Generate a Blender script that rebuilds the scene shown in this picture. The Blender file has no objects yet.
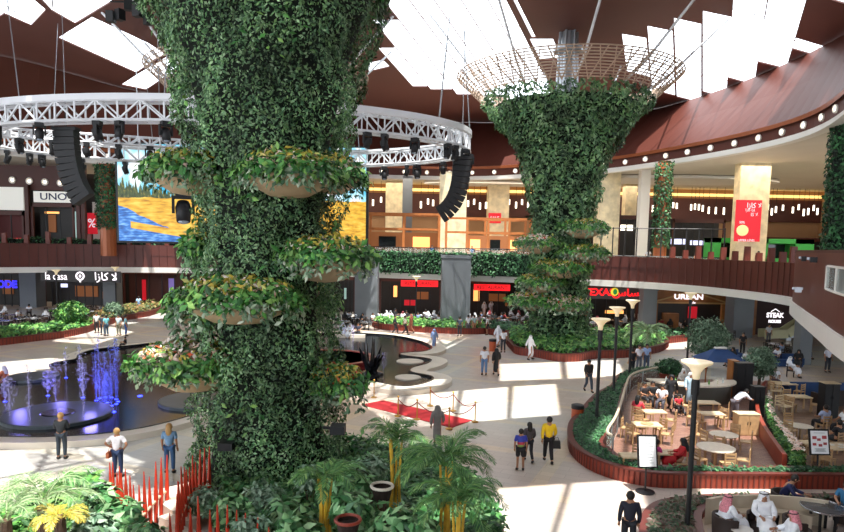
import bpy, bmesh, math, random
import numpy as np
from mathutils import Vector, Matrix
from mathutils.geometry import delaunay_2d_cdt
random.seed(7); RNG = np.random.default_rng(7)
SC = bpy.context.scene
COL = SC.collection
PI = math.pi
def R(a): return math.radians(a)

# ---------------------------------------------------------------- camera
F = 650.0; PYC = 308.0; PITCH = R(5.5); ROLL = .018; CAMZ = 8.3
_fw = np.array([0, math.cos(PITCH), -math.sin(PITCH)]); _u = np.array([0, math.sin(PITCH), math.cos(PITCH)]); _x = np.array([1., 0, 0])
_rt = math.cos(ROLL)*_x + math.sin(ROLL)*_u; _up = -math.sin(ROLL)*_x + math.cos(ROLL)*_u
cd = bpy.data.cameras.new('camera'); cam = bpy.data.objects.new('camera', cd); COL.objects.link(cam); SC.camera = cam
cd.sensor_width = 36; cd.lens = 36*F/844; cd.shift_y = (PYC-266)/844; cd.clip_start = .1; cd.clip_end = 500
cam.matrix_world = Matrix(((_rt[0], _up[0], -_fw[0], 0), (_rt[1], _up[1], -_fw[1], 0), (_rt[2], _up[2], -_fw[2], CAMZ), (0, 0, 0, 1)))
CP = np.array([0, 0, CAMZ])
def _ray(px, py): return _fw + _rt*(px-422)/F + _up*(PYC-py)/F
def G(px, py, z=0.):                        # the point at height z seen at a pixel
    d = _ray(px, py); p = CP + d*((z-CAMZ)/d[2]); return (float(p[0]), float(p[1]), float(p[2]))
def PX(x, y, z):                            # where a point shows in the picture
    v = np.array([x, y, z])-CP; k = v@_fw; return (422+F*(v@_rt)/k, PYC-F*(v@_up)/k) if k > .1 else (-999, -999)
def DY(px, py, Y):                          # the point at depth Y seen at a pixel
    d = _ray(px, py); p = CP + d*(Y/d[1]); return (float(p[0]), float(p[1]), float(p[2]))

# ---------------------------------------------------------------- world, sun, exposure
w = bpy.data.worlds.new('world'); SC.world = w; w.use_nodes = True
bg = w.node_tree.nodes['Background']; bg.inputs[0].default_value = (.86, .93, 1, 1); bg.inputs[1].default_value = 2.9
sl = bpy.data.lights.new('sun', 'SUN'); sl.energy = 7; sl.angle = R(.6); sl.color = (1, .96, .9)
sun = bpy.data.objects.new('sun', sl); COL.objects.link(sun); sun.location = (0, 0, 60)
sun.rotation_euler = Vector((.10, -.30, .95)).to_track_quat('Z', 'Y').to_euler()
SC.view_settings.view_transform = 'Standard'; SC.view_settings.look = 'None'; SC.view_settings.exposure = .45; SC.view_settings.gamma = 1
SC.view_settings.use_curve_mapping = False
def area(name, loc, size, energy, color=(1, .85, .66), rot=(0, 0, 0)):
    l = bpy.data.lights.new(name, 'AREA'); l.shape = 'RECTANGLE'; l.size, l.size_y = size; l.energy = energy; l.color = color
    o = bpy.data.objects.new(name, l); COL.objects.link(o); o.location = loc; o.rotation_euler = rot; return o
# area fills added under the gallery ceiling, and ceiling lighting of the shops
area('gallery_fill', (8, 93, 17.1), (60, 6), 2600)
area('gallery_fill', (30, 66.5, 17.1), (16, 4), 900)  # fill added to brighten the travertine column
area('gallery_fill', (-2, 86, 17.1), (30, 3), 900)
area('gallery_fill', (44, 75, 17.1), (14, 30), 1600)
area('gallery_fill', (-48, 86, 17.1), (20, 8), 900)
area('shop_light', (5, 79, 4.4), (50, 3), 420)
area('shop_light', (30, 68, 4.4), (14, 3), 260)
area('shop_light', (-40, 82, 4.4), (30, 4), 300)

# ---------------------------------------------------------------- helpers
def srgb(c):
    return tuple((v/12.92 if v <= .04045 else ((v+.055)/1.055)**2.4) for v in c)
def hexc(h): return srgb(tuple(int(h[i:i+2], 16)/255 for i in (0, 2, 4)))
def mat(name, col, rough=.6, metal=0., var=0., vscale=3., bump=0., bscale=20., emis=None, estr=0., island=None, spec=.5, alpha=None, trans=0., sheen=0.):
    m = bpy.data.materials.new(name); m.use_nodes = True; nt = m.node_tree; b = nt.nodes['Principled BSDF']
    if isinstance(col, str): col = hexc(col)
    b.inputs['Base Color'].default_value = (*col, 1); b.inputs['Roughness'].default_value = rough; b.inputs['Metallic'].default_value = metal
    b.inputs['Specular IOR Level'].default_value = spec
    if trans: b.inputs['Transmission Weight'].default_value = trans
    if alpha is not None: b.inputs['Alpha'].default_value = alpha
    if emis is not None:
        if isinstance(emis, str): emis = hexc(emis)
        b.inputs['Emission Color'].default_value = (*emis, 1); b.inputs['Emission Strength'].default_value = estr
    tc = None
    if island:                                # every leaf / petal its own tint
        g = nt.nodes.new('ShaderNodeNewGeometry'); cr = nt.nodes.new('ShaderNodeValToRGB')
        els = cr.color_ramp.elements
        for i, h in enumerate(island):
            c = hexc(h) if isinstance(h, str) else h
            if i < 2: e = els[i]; e.position = i/(max(1, len(island)-1))
            else: e = els.new(i/(len(island)-1))
            e.color = (*c, 1)
        els[1].position = 1/(max(1, len(island)-1)) if len(island) > 2 else 1
        nt.links.new(g.outputs['Random Per Island'], cr.inputs[0])
        out = cr.outputs[0]
        if var:
            n = nt.nodes.new('ShaderNodeTexNoise'); n.inputs['Scale'].default_value = vscale; n.inputs['Detail'].default_value = 3
            tc = nt.nodes.new('ShaderNodeTexCoord'); nt.links.new(tc.outputs['Object'], n.inputs['Vector'])
            mr = nt.nodes.new('ShaderNodeMapRange'); mr.inputs[1].default_value = .35; mr.inputs[2].default_value = .65; mr.inputs[3].default_value = 1-var; mr.inputs[4].default_value = 1+var
            nt.links.new(n.outputs['Fac'], mr.inputs[0])
            mx = nt.nodes.new('ShaderNodeVectorMath'); mx.operation = 'SCALE'; nt.links.new(out, mx.inputs[0]); nt.links.new(mr.outputs[0], mx.inputs['Scale']); out = mx.outputs[0]
        nt.links.new(out, b.inputs['Base Color'])
    elif var:
        tc = nt.nodes.new('ShaderNodeTexCoord')
        n = nt.nodes.new('ShaderNodeTexNoise'); n.inputs['Scale'].default_value = vscale; n.inputs['Detail'].default_value = 4
        nt.links.new(tc.outputs['Object'], n.inputs['Vector'])
        cr = nt.nodes.new('ShaderNodeValToRGB'); cr.color_ramp.elements[0].position = .3; cr.color_ramp.elements[1].position = .7
        cr.color_ramp.elements[0].color = (*[v*(1-var) for v in col], 1); cr.color_ramp.elements[1].color = (*[min(1, v*(1+var)) for v in col], 1)
        nt.links.new(n.outputs['Fac'], cr.inputs[0]); nt.links.new(cr.outputs[0], b.inputs['Base Color'])
    if bump:
        if tc is None: tc = nt.nodes.new('ShaderNodeTexCoord')
        n = nt.nodes.new('ShaderNodeTexNoise'); n.inputs['Scale'].default_value = bscale
        nt.links.new(tc.outputs['Object'], n.inputs['Vector'])
        bp = nt.nodes.new('ShaderNodeBump'); bp.inputs['Strength'].default_value = bump; nt.links.new(n.outputs['Fac'], bp.inputs['Height']); nt.links.new(bp.outputs[0], b.inputs['Normal'])
    return m
_MC = {}
def cm(h, rough=.7):                          # plain cloth / paint colour, made once
    if (h, rough) not in _MC: _MC[(h, rough)] = mat('cloth_'+h, h, rough, var=.12, vscale=6)
    return _MC[(h, rough)]

class MB:
    def __init__(s): s.v = []; s.f = []; s.mi = []; s.m = 0
    def add(s, vs, fs):
        o = len(s.v); s.v.extend(tuple(map(float, v)) for v in vs); s.f.extend(tuple(o+i for i in f) for f in fs); s.mi.extend([s.m]*len(fs)); return s
    def box(s, c, d, rz=0., rx=0., ry=0., taper=1.):
        M = Matrix.Rotation(rz, 3, 'Z') @ Matrix.Rotation(ry, 3, 'Y') @ Matrix.Rotation(rx, 3, 'X')
        vs = []
        for k in (-.5, .5):
            t = taper if k > 0 else 1
            for i, j in ((-.5, -.5), (.5, -.5), (.5, .5), (-.5, .5)):
                vs.append(Vector(c) + M @ Vector((i*d[0]*t, j*d[1]*t, k*d[2])))
        return s.add(vs, [(3, 2, 1, 0), (4, 5, 6, 7), (0, 1, 5, 4), (1, 2, 6, 5), (2, 3, 7, 6), (3, 0, 4, 7)])
    def bar(s, a, b, wd, ht=None):            # square bar between two points
        a = Vector(a); b = Vector(b); d = b-a
        if d.length < 1e-6: return s
        z = d.normalized(); up = Vector((0, 0, 1)) if abs(z.z) < .95 else Vector((1, 0, 0))
        x = z.cross(up).normalized(); y = x.cross(z).normalized(); ht = ht or wd
        vs = [p + x*i*wd/2 + y*j*ht/2 for p in (a, b) for i, j in ((-1, -1), (1, -1), (1, 1), (-1, 1))]
        return s.add(vs, [(3, 2, 1, 0), (4, 5, 6, 7), (0, 1, 5, 4), (1, 2, 6, 5), (2, 3, 7, 6), (3, 0, 4, 7)])
    def tube(s, pts, r, n=8, closed=False, caps=True):
        pts = [Vector(p) for p in pts]; L = len(pts); rs = r if isinstance(r, (list, tuple)) else [r]*L
        o = len(s.v); prev = None; vs = []
        for i, p in enumerate(pts):
            if closed: t = pts[(i+1) % L]-pts[i-1]
            else: t = pts[min(i+1, L-1)]-pts[max(i-1, 0)]
            t = t.normalized() if t.length > 1e-9 else Vector((0, 0, 1))
            if prev is None:
                up = Vector((0, 0, 1)) if abs(t.z) < .9 else Vector((1, 0, 0)); x = t.cross(up).normalized()
            else:
                x = prev - t*prev.dot(t); x = x.normalized() if x.length > 1e-6 else t.orthogonal().normalized()
            prev = x; y = t.cross(x)
            for k in range(n):
                a = 2*PI*k/n; vs.append(p + x*math.cos(a)*rs[i] + y*math.sin(a)*rs[i])
        fs = []
        for i in range(L if closed else L-1):
            j = (i+1) % L
            for k in range(n):
                fs.append((i*n+k, i*n+(k+1) % n, j*n+(k+1) % n, j*n+k))
        if caps and not closed:
            fs.append(tuple(range(n-1, -1, -1))); fs.append(tuple((L-1)*n+k for k in range(n)))
        return s.add(vs, fs)
    def lathe(s, prof, c=(0, 0, 0), n=16, a0=0., a1=2*PI, sx=1., sy=1.):
        full = abs(a1-a0-2*PI) < 1e-6; m = n if full else n+1; vs = []
        for r, z in prof:
            for k in range(m):
                a = a0+(a1-a0)*k/n; vs.append((c[0]+r*math.cos(a)*sx, c[1]+r*math.sin(a)*sy, c[2]+z))
        fs = []
        for i in range(len(prof)-1):
            for k in range(n):
                k2 = (k+1) % m if full else k+1
                fs.append((i*m+k, i*m+k2, (i+1)*m+k2, (i+1)*m+k))
        if full and prof[0][0] > 1e-4: fs.append(tuple(range(m-1, -1, -1)))
        if full and prof[-1][0] > 1e-4: fs.append(tuple((len(prof)-1)*m+k for k in range(m)))
        return s.add(vs, fs)
    def ell(s, c, r, n=10, m=7, M=None):
        vs = []; fs = []; c = Vector(c)
        for i in range(m+1):
            t = PI*i/m
            for k in range(n):
                a = 2*PI*k/n; p = Vector((r[0]*math.sin(t)*math.cos(a), r[1]*math.sin(t)*math.sin(a), r[2]*math.cos(t)))
                vs.append(c + (M @ p if M else p))
        for i in range(m):
            for k in range(n): fs.append((i*n+k, (i+1)*n+k, (i+1)*n+(k+1) % n, i*n+(k+1) % n))
        return s.add(vs, fs)
    def prism(s, poly, z0, z1):
        n = len(poly); A = sum(poly[i][0]*poly[(i+1) % n][1]-poly[(i+1) % n][0]*poly[i][1] for i in range(n))
        if A < 0: poly = poly[::-1]
        vs = [(p[0], p[1], z0) for p in poly]+[(p[0], p[1], z1) for p in poly]
        return s.add(vs, [tuple(range(n-1, -1, -1)), tuple(range(n, 2*n))]+[(i, (i+1) % n, n+(i+1) % n, n+i) for i in range(n)])
    def wall(s, path, z0, z1, th, closed=False, zoff=None):    # an upright ribbon of thickness th along a path
        P2 = offset(path, th, closed); n = len(path); vs = []
        for i in range(n):
            for q in (path[i], P2[i]):
                for z in (z0, z1): vs.append((q[0], q[1], z))
        fs = []
        for i in range(n if closed else n-1):
            a = i*4; b = ((i+1) % n)*4
            fs += [(a, b, b+1, a+1), (a+2, a+3, b+3, b+2), (a+1, b+1, b+3, a+3), (a, a+2, b+2, b)]
        if not closed: fs += [(0, 1, 3, 2), ((n-1)*4, (n-1)*4+2, (n-1)*4+3, (n-1)*4+1)]
        return s.add(vs, fs)
    def loft(s, rings, closed=True):
        n = len(rings[0]); vs = [p for r in rings for p in r]; fs = []
        for i in range(len(rings)-1):
            for k in range(n if closed else n-1):
                k2 = (k+1) % n; fs.append((i*n+k, i*n+k2, (i+1)*n+k2, (i+1)*n+k))
        return s.add(vs, fs)
    def raw(s, V, Fc):                        # numpy verts, faces
        o = len(s.v); s.v.extend(map(tuple, V.tolist())); s.f.extend(tuple(int(i)+o for i in f) for f in Fc); s.mi.extend([s.m]*len(Fc)); return s
    def mesh(s, name, mats, smooth=False):
        me = bpy.data.meshes.new(name); me.from_pydata(s.v, [], s.f)
        for m in (mats if isinstance(mats, (list, tuple)) else [mats]): me.materials.append(m)
        if any(s.mi): me.polygons.foreach_set('material_index', s.mi)
        if smooth: me.polygons.foreach_set('use_smooth', [True]*len(me.polygons))
        me.update(); return me
    def build(s, name, mats, parent=None, smooth=False, loc=None, rz=0., label=None):
        o = bpy.data.objects.new(name, s.mesh(name, mats, smooth)); COL.objects.link(o)
        if parent: o.parent = parent
        if loc: o.location = loc
        if rz: o.rotation_euler.z = rz
        if label: o['label'] = label
        return o
def offset(path, th, closed=False):
    n = len(path); out = []
    for i in range(n):
        a = path[i-1] if (closed or i > 0) else path[i]; b = path[(i+1) % n] if (closed or i < n-1) else path[i]
        d = Vector((b[0]-a[0], b[1]-a[1])); d = d.normalized() if d.length > 1e-9 else Vector((1, 0)); nrm = Vector((-d.y, d.x))
        out.append((path[i][0]+nrm.x*th, path[i][1]+nrm.y*th))
    return out
def spline(pts, k=8, closed=False):           # Catmull-Rom through the points
    P = [Vector(p) for p in pts]; n = len(P); out = []
    for i in range(n if closed else n-1):
        p0 = P[i-1] if (closed or i > 0) else P[i]*2-P[i+1]; p1 = P[i]; p2 = P[(i+1) % n]
        p3 = P[(i+2) % n] if (closed or i+2 < n) else P[i+1]*2-P[i]
        for j in range(k):
            t = j/k; out.append(tuple(.5*((2*p1)+(p2-p0)*t+(2*p0-5*p1+4*p2-p3)*t*t+(3*p1-p0-3*p2+p3)*t*t*t)))
    if not closed: out.append(tuple(P[-1]))
    return out
def resample(path, step):
    P = [Vector(p) for p in path]; out = [P[0]]; acc = 0
    for a, b in zip(P, P[1:]):
        L = (b-a).length; t = step-acc
        while t <= L and L > 0:
            out.append(a+(b-a)*(t/L)); t += step
        acc = (acc+L) % step
    return [tuple(p) for p in out]
def thing(name, label, cat, loc=(0, 0, 0), rz=0., group=None):
    o = bpy.data.objects.new(name, None); COL.objects.link(o); o.location = loc; o.rotation_euler.z = rz; o.empty_display_size = .2
    o['label'] = label; o['category'] = cat
    if group: o['group'] = group
    return o
def tag(o, label, cat, group=None, kind=None):
    o['label'] = label; o['category'] = cat
    if group: o['group'] = group
    if kind: o['kind'] = kind
    return o
def struct(o): o['kind'] = 'structure'; return o
def dup(root, loc, rz=0., label=None, group=None, scale=None):
    r = root.copy(); COL.objects.link(r); r.location = loc; r.rotation_euler.z = rz
    if scale: r.scale = scale if isinstance(scale, tuple) else (scale,)*3
    if label: r['label'] = label
    if group: r['group'] = group
    for ch in KIDS.get(root.name) or list(root.children):
        c = ch.copy(); COL.objects.link(c); c.parent = r
        for g in list(ch.children):
            d = g.copy(); COL.objects.link(d); d.parent = c
    return r
KIDS = {}
class Proto:                                  # the first placement uses the prototype itself, later ones copy it
    def __init__(s, root): s.root = root; s.used = False
    def put(s, loc, rz, label, group=None, scale=None):
        if not s.used:
            s.used = True; r = s.root; r.location = loc; r.rotation_euler.z = rz; r['label'] = label
            if group: r['group'] = group
            if scale: r.scale = scale if isinstance(scale, tuple) else (scale,)*3
            return r
        return dup(s.root, loc, rz, label, group, scale)
def leaves(P, N, size, jit=.5, aspect=.5, up=.3, rng=RNG, fold=.25):
    """one bent leaf (two quads) per point P, roughly facing N, size per leaf"""
    n = len(P); size = np.broadcast_to(size, (n,))[:, None]
    N = N + rng.normal(0, jit, (n, 3)); N[:, 2] += up; N /= np.linalg.norm(N, axis=1)[:, None]+1e-9
    A = rng.normal(0, 1, (n, 3)); A[:, 2] -= .6; A -= N*(A*N).sum(1)[:, None]; A /= np.linalg.norm(A, axis=1)[:, None]+1e-9
    B = np.cross(N, A)
    tip = P+A*size; mid = P+A*size*.5
    l = mid+B*size*aspect*.5-N*size*fold*.3; r = mid-B*size*aspect*.5-N*size*fold*.3
    V = np.stack([P, l, tip-N*size*fold, r, mid+N*size*.05], 1).reshape(-1, 3)
    k = np.arange(n)[:, None]*5
    Fq = np.concatenate([k+np.array([[0, 4, 2, 1]]), k+np.array([[0, 3, 2, 4]])], 0)
    return V, Fq
def leafmesh(name, V, Fq, m, parent=None, loc=None):
    me = bpy.data.meshes.new(name); nv = len(V); nf = len(Fq)
    me.vertices.add(nv); me.vertices.foreach_set('co', V.astype(np.float32).ravel())
    me.loops.add(nf*4); me.loops.foreach_set('vertex_index', Fq.astype(np.int32).ravel())
    me.polygons.add(nf); me.polygons.foreach_set('loop_start', np.arange(nf, dtype=np.int32)*4)
    me.update(calc_edges=True); me.validate()
    me.materials.append(m); o = bpy.data.objects.new(name, me); COL.objects.link(o)
    if parent: o.parent = parent
    if loc: o.location = loc
    return o
def blob_leaves(c, r, n, size, rng=RNG, up=.3, hemi=False, shell=.35, jit=.6):
    """leaves through the outer shell of an ellipsoid"""
    d = rng.normal(0, 1, (n, 3)); d /= np.linalg.norm(d, axis=1)[:, None]
    if hemi: d[:, 2] = np.abs(d[:, 2])
    rad = 1-shell*rng.random(n)
    bumpy = 1+.12*np.sin(d[:, 0]*7+c[0])*np.cos(d[:, 1]*6+c[1])+.1*np.sin(d[:, 2]*9)
    P = np.array(c)+d*np.array(r)*(rad*bumpy)[:, None]
    return leaves(P, d, size*(.7+.6*rng.random(n)), up=up, rng=rng, jit=jit)
def join(parts):
    Vs = []; Fs = []; o = 0
    for V, Fq in parts: Vs.append(V); Fs.append(Fq+o); o += len(V)
    return np.concatenate(Vs), np.concatenate(Fs)
def text(body, size, m, parent=None, loc=(0, 0, 0), rot=(R(90), 0, 0), extrude=.02, sx=1., name='lettering', bold=0., align='CENTER'):
    c = bpy.data.curves.new(name, 'FONT'); c.body = body; c.size = size; c.extrude = extrude; c.align_x = align; c.align_y = 'CENTER'; c.offset = bold
    o = bpy.data.objects.new(name, c); me = bpy.data.meshes.new_from_object(o); bpy.data.objects.remove(o)
    me.name = name; me.materials.clear(); me.materials.append(m)
    o = bpy.data.objects.new(name, me); COL.objects.link(o); o.location = loc; o.rotation_euler = rot; o.scale = (sx, 1, 1)
    if parent: o.parent = parent
    return o
# ================================================================ the hall
def floor_mat():
    m = bpy.data.materials.new('polished_stone_floor'); m.use_nodes = True; nt = m.node_tree; b = nt.nodes['Principled BSDF']; N = nt.nodes.new; L = nt.links.new
    tc = N('ShaderNodeTexCoord'); mp = N('ShaderNodeMapping'); mp.inputs['Rotation'].default_value = (0, 0, R(24)); L(tc.outputs['Object'], mp.inputs[0])
    br = N('ShaderNodeTexBrick'); br.offset = 0; br.inputs['Scale'].default_value = 1; br.inputs['Brick Width'].default_value = 5.2; br.inputs['Row Height'].default_value = 4.2
    br.inputs['Mortar Size'].default_value = .28; br.inputs['Mortar Smooth'].default_value = 0
    br.inputs['Color1'].default_value = (*hexc('dddddb'), 1); br.inputs['Color2'].default_value = (*hexc('e2dcd6'), 1); br.inputs['Mortar'].default_value = (*hexc('ece4d4'), 1)
    L(mp.outputs[0], br.inputs[0])
    t = N('ShaderNodeTexBrick'); t.offset = .5; t.inputs['Scale'].default_value = 1; t.inputs['Brick Width'].default_value = .9; t.inputs['Row Height'].default_value = .45; t.inputs['Mortar Size'].default_value = .006
    t.inputs['Color1'].default_value = (.93, .93, .93, 1); t.inputs['Color2'].default_value = (1, 1, 1, 1); t.inputs['Mortar'].default_value = (.7, .7, .7, 1); L(mp.outputs[0], t.inputs[0])
    n = N('ShaderNodeTexNoise'); n.inputs['Scale'].default_value = .09; n.inputs['Detail'].default_value = 2; L(tc.outputs['Object'], n.inputs[0])
    cr = N('ShaderNodeValToRGB'); cr.color_ramp.elements[0].position = .42; cr.color_ramp.elements[1].position = .58
    cr.color_ramp.elements[0].color = (*hexc('f0e2d8'), 1); cr.color_ramp.elements[1].color = (*hexc('eef0ee'), 1); L(n.outputs['Fac'], cr.inputs[0])
    m1 = N('ShaderNodeMix'); m1.data_type = 'RGBA'; m1.blend_type = 'MULTIPLY'; m1.inputs[0].default_value = 1; L(br.outputs[0], m1.inputs[6]); L(t.outputs[0], m1.inputs[7])
    m2 = N('ShaderNodeMix'); m2.data_type = 'RGBA'; m2.blend_type = 'MULTIPLY'; m2.inputs[0].default_value = 1; L(m1.outputs[2], m2.inputs[6]); L(cr.outputs[0], m2.inputs[7])
    L(m2.outputs[2], b.inputs['Base Color']); b.inputs['Roughness'].default_value = .22; b.inputs['Specular IOR Level'].default_value = .35
    return m
def plate_mat(name, col, w=1.2, rough=.38):   # metal cladding in upright panels with thin joints
    m = mat(name, col, rough, var=.10, vscale=.25, spec=.4); return m
M_floor = floor_mat()
M_roof = mat('roof_lining', '70453e', .6, var=.08, vscale=.1)
M_bowl = mat('bronze_red_cladding', '562c23', .55, var=.10, vscale=.15, spec=.3)
M_band = mat('rust_brown_cladding', '5a2a22', .45, var=.12, vscale=.3, spec=.45)
M_lip = mat('copper_trim', '96522f', .35, metal=.3)
M_white = mat('white_plaster', 'dad6cf', .6, var=.03, vscale=.4)
M_ceil = mat('cream_ceiling', 'c9c2b6', .7, var=.04, vscale=.3)
M_trav = mat('travertine', 'dccca8', .55, var=.22, vscale=1.3, bump=.2, bscale=4)
M_grey = mat('grey_stone', '70757a', .6, var=.05, vscale=1.)
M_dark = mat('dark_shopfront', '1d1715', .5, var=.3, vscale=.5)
M_darkglass = mat('dark_glass', '161a1c', .12, spec=.6)
M_redbrown = mat('red_brown_wall', '4a211a', .55, var=.1, vscale=.4)
M_tanwall = mat('tan_wall', '9a7654', .6, var=.08, vscale=.3)
M_gold = mat('lit_gold_cove', 'ffe0a0', .5, emis='ffd27a', estr=1.1)
M_lampw = mat('lit_white_lamp', 'fff6e6', .5, emis='fff2dc', estr=2.2)
M_black = mat('black_metal', '111216', .55)
M_whitemetal = mat('white_painted_metal', 'dfe2e6', .4, metal=.15)
M_steel = mat('galvanised_steel', 'aeb4ba', .35, metal=.7)
M_mullion = mat('white_mullion', 'e4e6ea', .5)

# floor
mb = MB(); mb.box((0, 50, -.25), (160, 160, .5)); struct(mb.build('floor', M_floor))
ZR = 26.0
PERIM = spline([(-66, 50), (-52, 64), (-43, 73), (-32, 77.5), (-20, 78), (-8, 76), (2, 72.5), (11, 69.5), (20.5, 65), (24.8, 58.5), (26.5, 50.5), (26.3, 45)], 6)
RING = spline([(-62, 30), (-58, 48), (-50, 66), (-36, 80), (-20, 87), (-6, 89.5), (6.2, 89.5), (15, 84), (21.8, 77.8), (26.6, 67.5), (29.3, 58.5), (29.6, 51), (27.5, 43.5), (23, 33), (19.5, 20)], 6)
ROOFE = spline([(-70, 26), (-66, 40), (-52, 58), (-41, 66), (-34, 80), (-20, 90), (-6, 93), (6.5, 95.5), (18, 93), (27.8, 86), (31.6, 77), (33.6, 66), (33.8, 54), (31, 42), (27, 30), (24, 16)], 6)
# roof with its stepped skylight openings
def pxpoly(pts, z=ZR): return [G(x, y, z)[:2] for x, y in pts]
HOLES = [pxpoly(p) for p in (
    [(622, 34), (646, 38), (650, 78), (627, 72)], [(647.5, 26), (672.5, 31), (675, 96), (652, 90)], [(674, 18), (701, 24), (701, 103), (677, 97)],
    [(703, 11), (731.5, 17), (726, 98), (703, 92)], [(735, -22), (769, -14), (754, 85), (728, 78)], [(771, -14), (808, -6), (786, 69), (757, 62)],
    [(796, 38), (826, 47), (820, 57), (792, 49)], [(832, -20), (870, -12), (858, 8), (828, -1)],
    [(-40, -22), (-6, -34), (46, 10), (31, 26), (4, 14), (-2, 18), (-40, 2)], [(52, 11), (8, -36), (60, -44), (113, 1), (75, 24)],
    [(58, 38), (92, 17), (148, 43), (165, 54), (136, 73)], [(121, 85), (138, 74), (170, 55), (182, 66), (146, 90)])]
def strip(xa, xb, sa, sb, yt, yb):            # a skylight strip between two slanting lines
    return pxpoly([(xa+sa*(yt-46), yt), (xb+sb*(yt-46), yt), (xb+sb*(yb-46), yb), (xa+sa*(yb-46), yb)])
HOLES += [strip(376, 393.6, .9, .84, 48, 87), strip(394, 418.6, .84, .78, 20, 90), strip(419, 442.6, .78, .74, -50, 95), strip(443, 465.6, .74, .7, -50, 96),
          strip(466, 489.6, .7, .63, -44, 112), strip(490, 512.6, .63, .55, -40, 104), strip(513, 529, .55, .5, -30, 96), strip(536, 540, .5, .5, -40, 38), strip(533, 556, .5, .45, 39, 60)]
HOLES += [pxpoly([(369, 63), (383, 60), (390, 67), (369, 72)])]
# openings added in the unseen roof, shaped so sun patches fall on the floor
OFFX, OFFY = -26*.10/.95, 26*.30/.95
def sunhole(pts): return [(G(x, y)[0]-OFFX, G(x, y)[1]-OFFY) for x, y in pts]
HOLES += [sunhole(p) for p in (
    [(498, 489), (566, 484), (548, 540), (456, 540)], [(573, 483.5), (640, 479), (655, 540), (556, 540)], [(440, 500), (492, 490), (452, 540), (396, 540)],
    [(352, 402), (402, 397), (392, 430), (338, 437)], [(408, 396), (458, 391), (452, 424), (399, 429)], [(464, 390.5), (508, 387), (506, 419), (458, 423.5)], [(514, 386.5), (556, 384), (560, 415), (512, 418.5)],
    [(338, 388), (392, 386), (388, 399), (330, 401)], [(396, 386), (446, 383), (440, 389), (394, 394)],
    [(330, 444), (390, 437), (384, 452), (324, 462)], [(500, 364), (560, 362), (562, 379), (500, 381)], [(566, 361.8), (618, 360), (625, 376), (568, 378.8)],
    [(-30, 452), (48, 449), (16, 498), (-60, 505)], [(54, 448.7), (120, 446), (100, 490), (24, 497)], [(126, 445.6), (196, 441), (186, 478), (108, 488)],
    [(-20, 364), (60, 357), (72, 371), (-30, 378)], [(632, 402), (682, 400), (700, 452), (628, 456)], [(705, 420), (760, 418), (790, 440), (715, 442)], [(600, 430), (625, 428), (622, 462), (585, 455)], [(700, 470), (830, 470), (850, 505), (700, 505)])]
HOLES += [[(-11, 6.5), (-4.5, 5.5), (-4.5, 13.0), (-11, 13.5)], [(-20, 3), (-12.5, 3), (-12.5, 11), (-20, 12)]]  # more unseen openings, added to let sun onto the near tower's left
def roof():
    vs = []; es = []
    def loop(P):
        o = len(vs); vs.extend(Vector(p[:2]) for p in P); es.extend((o+i, o+(i+1) % len(P)) for i in range(len(P)))
    loop([(-90, -25), (90, -25), (90, 118), (-90, 118)])
    for h in HOLES: loop(h)
    V, E, Fc, *_ = delaunay_2d_cdt(vs, es, [], 0, 1e-4)
    def inside(x, y, P):
        c = False
        for i in range(len(P)):
            x1, y1 = P[i-1][:2]; x2, y2 = P[i][:2]
            if (y1 > y) != (y2 > y) and x < (x2-x1)*(y-y1)/(y2-y1)+x1: c = not c
        return c
    mb = MB(); n = len(V); T = .12
    keep = []
    for f in Fc:
        cx = sum(V[i].x for i in f)/len(f); cy = sum(V[i].y for i in f)/len(f)
        if not any(inside(cx, cy, h) for h in HOLES): keep.append(tuple(f))
    mb.add([(v.x, v.y, ZR) for v in V], [f[::-1] for f in keep]); mb.add([(v.x, v.y, ZR+T) for v in V], keep)
    mb.m = 1
    for h in HOLES:
        k = len(h); mb.add([(p[0], p[1], ZR) for p in h]+[(p[0], p[1], ZR+T) for p in h], [(i, (i+1) % k, k+(i+1) % k, k+i) for i in range(k)])
    return mb.build('ceiling', [M_roof, M_bowl])
struct(roof())
# thin glazing bars across the skylights
mb = MB()
for h in HOLES[:22]:
    if len(h) == 4:
        a, b, c, d = [Vector(p) for p in h]; L = ((d-a).length+(c-b).length)/2; k = max(1, int(L/7))
        for i in range(1, k+1):
            t = i/(k+1); p = a.lerp(d, t); q = b.lerp(c, t); mb.bar((p.x, p.y, ZR+.3), (q.x, q.y, ZR+.3), .12)
    else:
        a = Vector(h[0]); b = Vector(h[len(h)//2]); mb.bar((a.x, a.y, ZR+.3), (b.x, b.y, ZR+.3), .12)
struct(mb.build('trim_1', M_mullion))
# bowl-shaped inner face between the upper gallery's rim and the roof
def rs(path, n):
    P = [Vector(p) for p in path]; L = [0]
    for a, b in zip(P, P[1:]): L.append(L[-1]+(b-a).length)
    out = []; j = 0
    for i in range(n):
        t = L[-1]*i/(n-1)
        while j < len(L)-2 and L[j+1] < t: j += 1
        out.append(tuple(P[j].lerp(P[j+1], (t-L[j])/(L[j+1]-L[j]))))
    return out
NR = 120; RI = rs(RING, NR); RO = rs(ROOFE, NR)
mb = MB()
def lerp2(t): return [(RI[i][0]*(1-t)+RO[i][0]*t, RI[i][1]*(1-t)+RO[i][1]*t) for i in range(NR)]
rows = []
for t, z in ((.0, 17.75), (.0, 18.75), (.03, 18.95), (.3, 20.9), (.55, 22.6), (.8, 24.5), (1., ZR-.05)):
    p = lerp2(t); rows.append([(x, y, z) for x, y in p])
mb.loft(rows, closed=False); struct(mb.build('wall_upper', M_bowl, smooth=False))
mb = MB(); off = offset(RI, -.22); mb.loft([[(x, y, 18.65) for x, y in off], [(x, y, 19.0) for x, y in off], [(x, y, 19.1) for x, y in lerp2(.04)]], closed=False); struct(mb.build('trim_2', M_lip))
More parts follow.
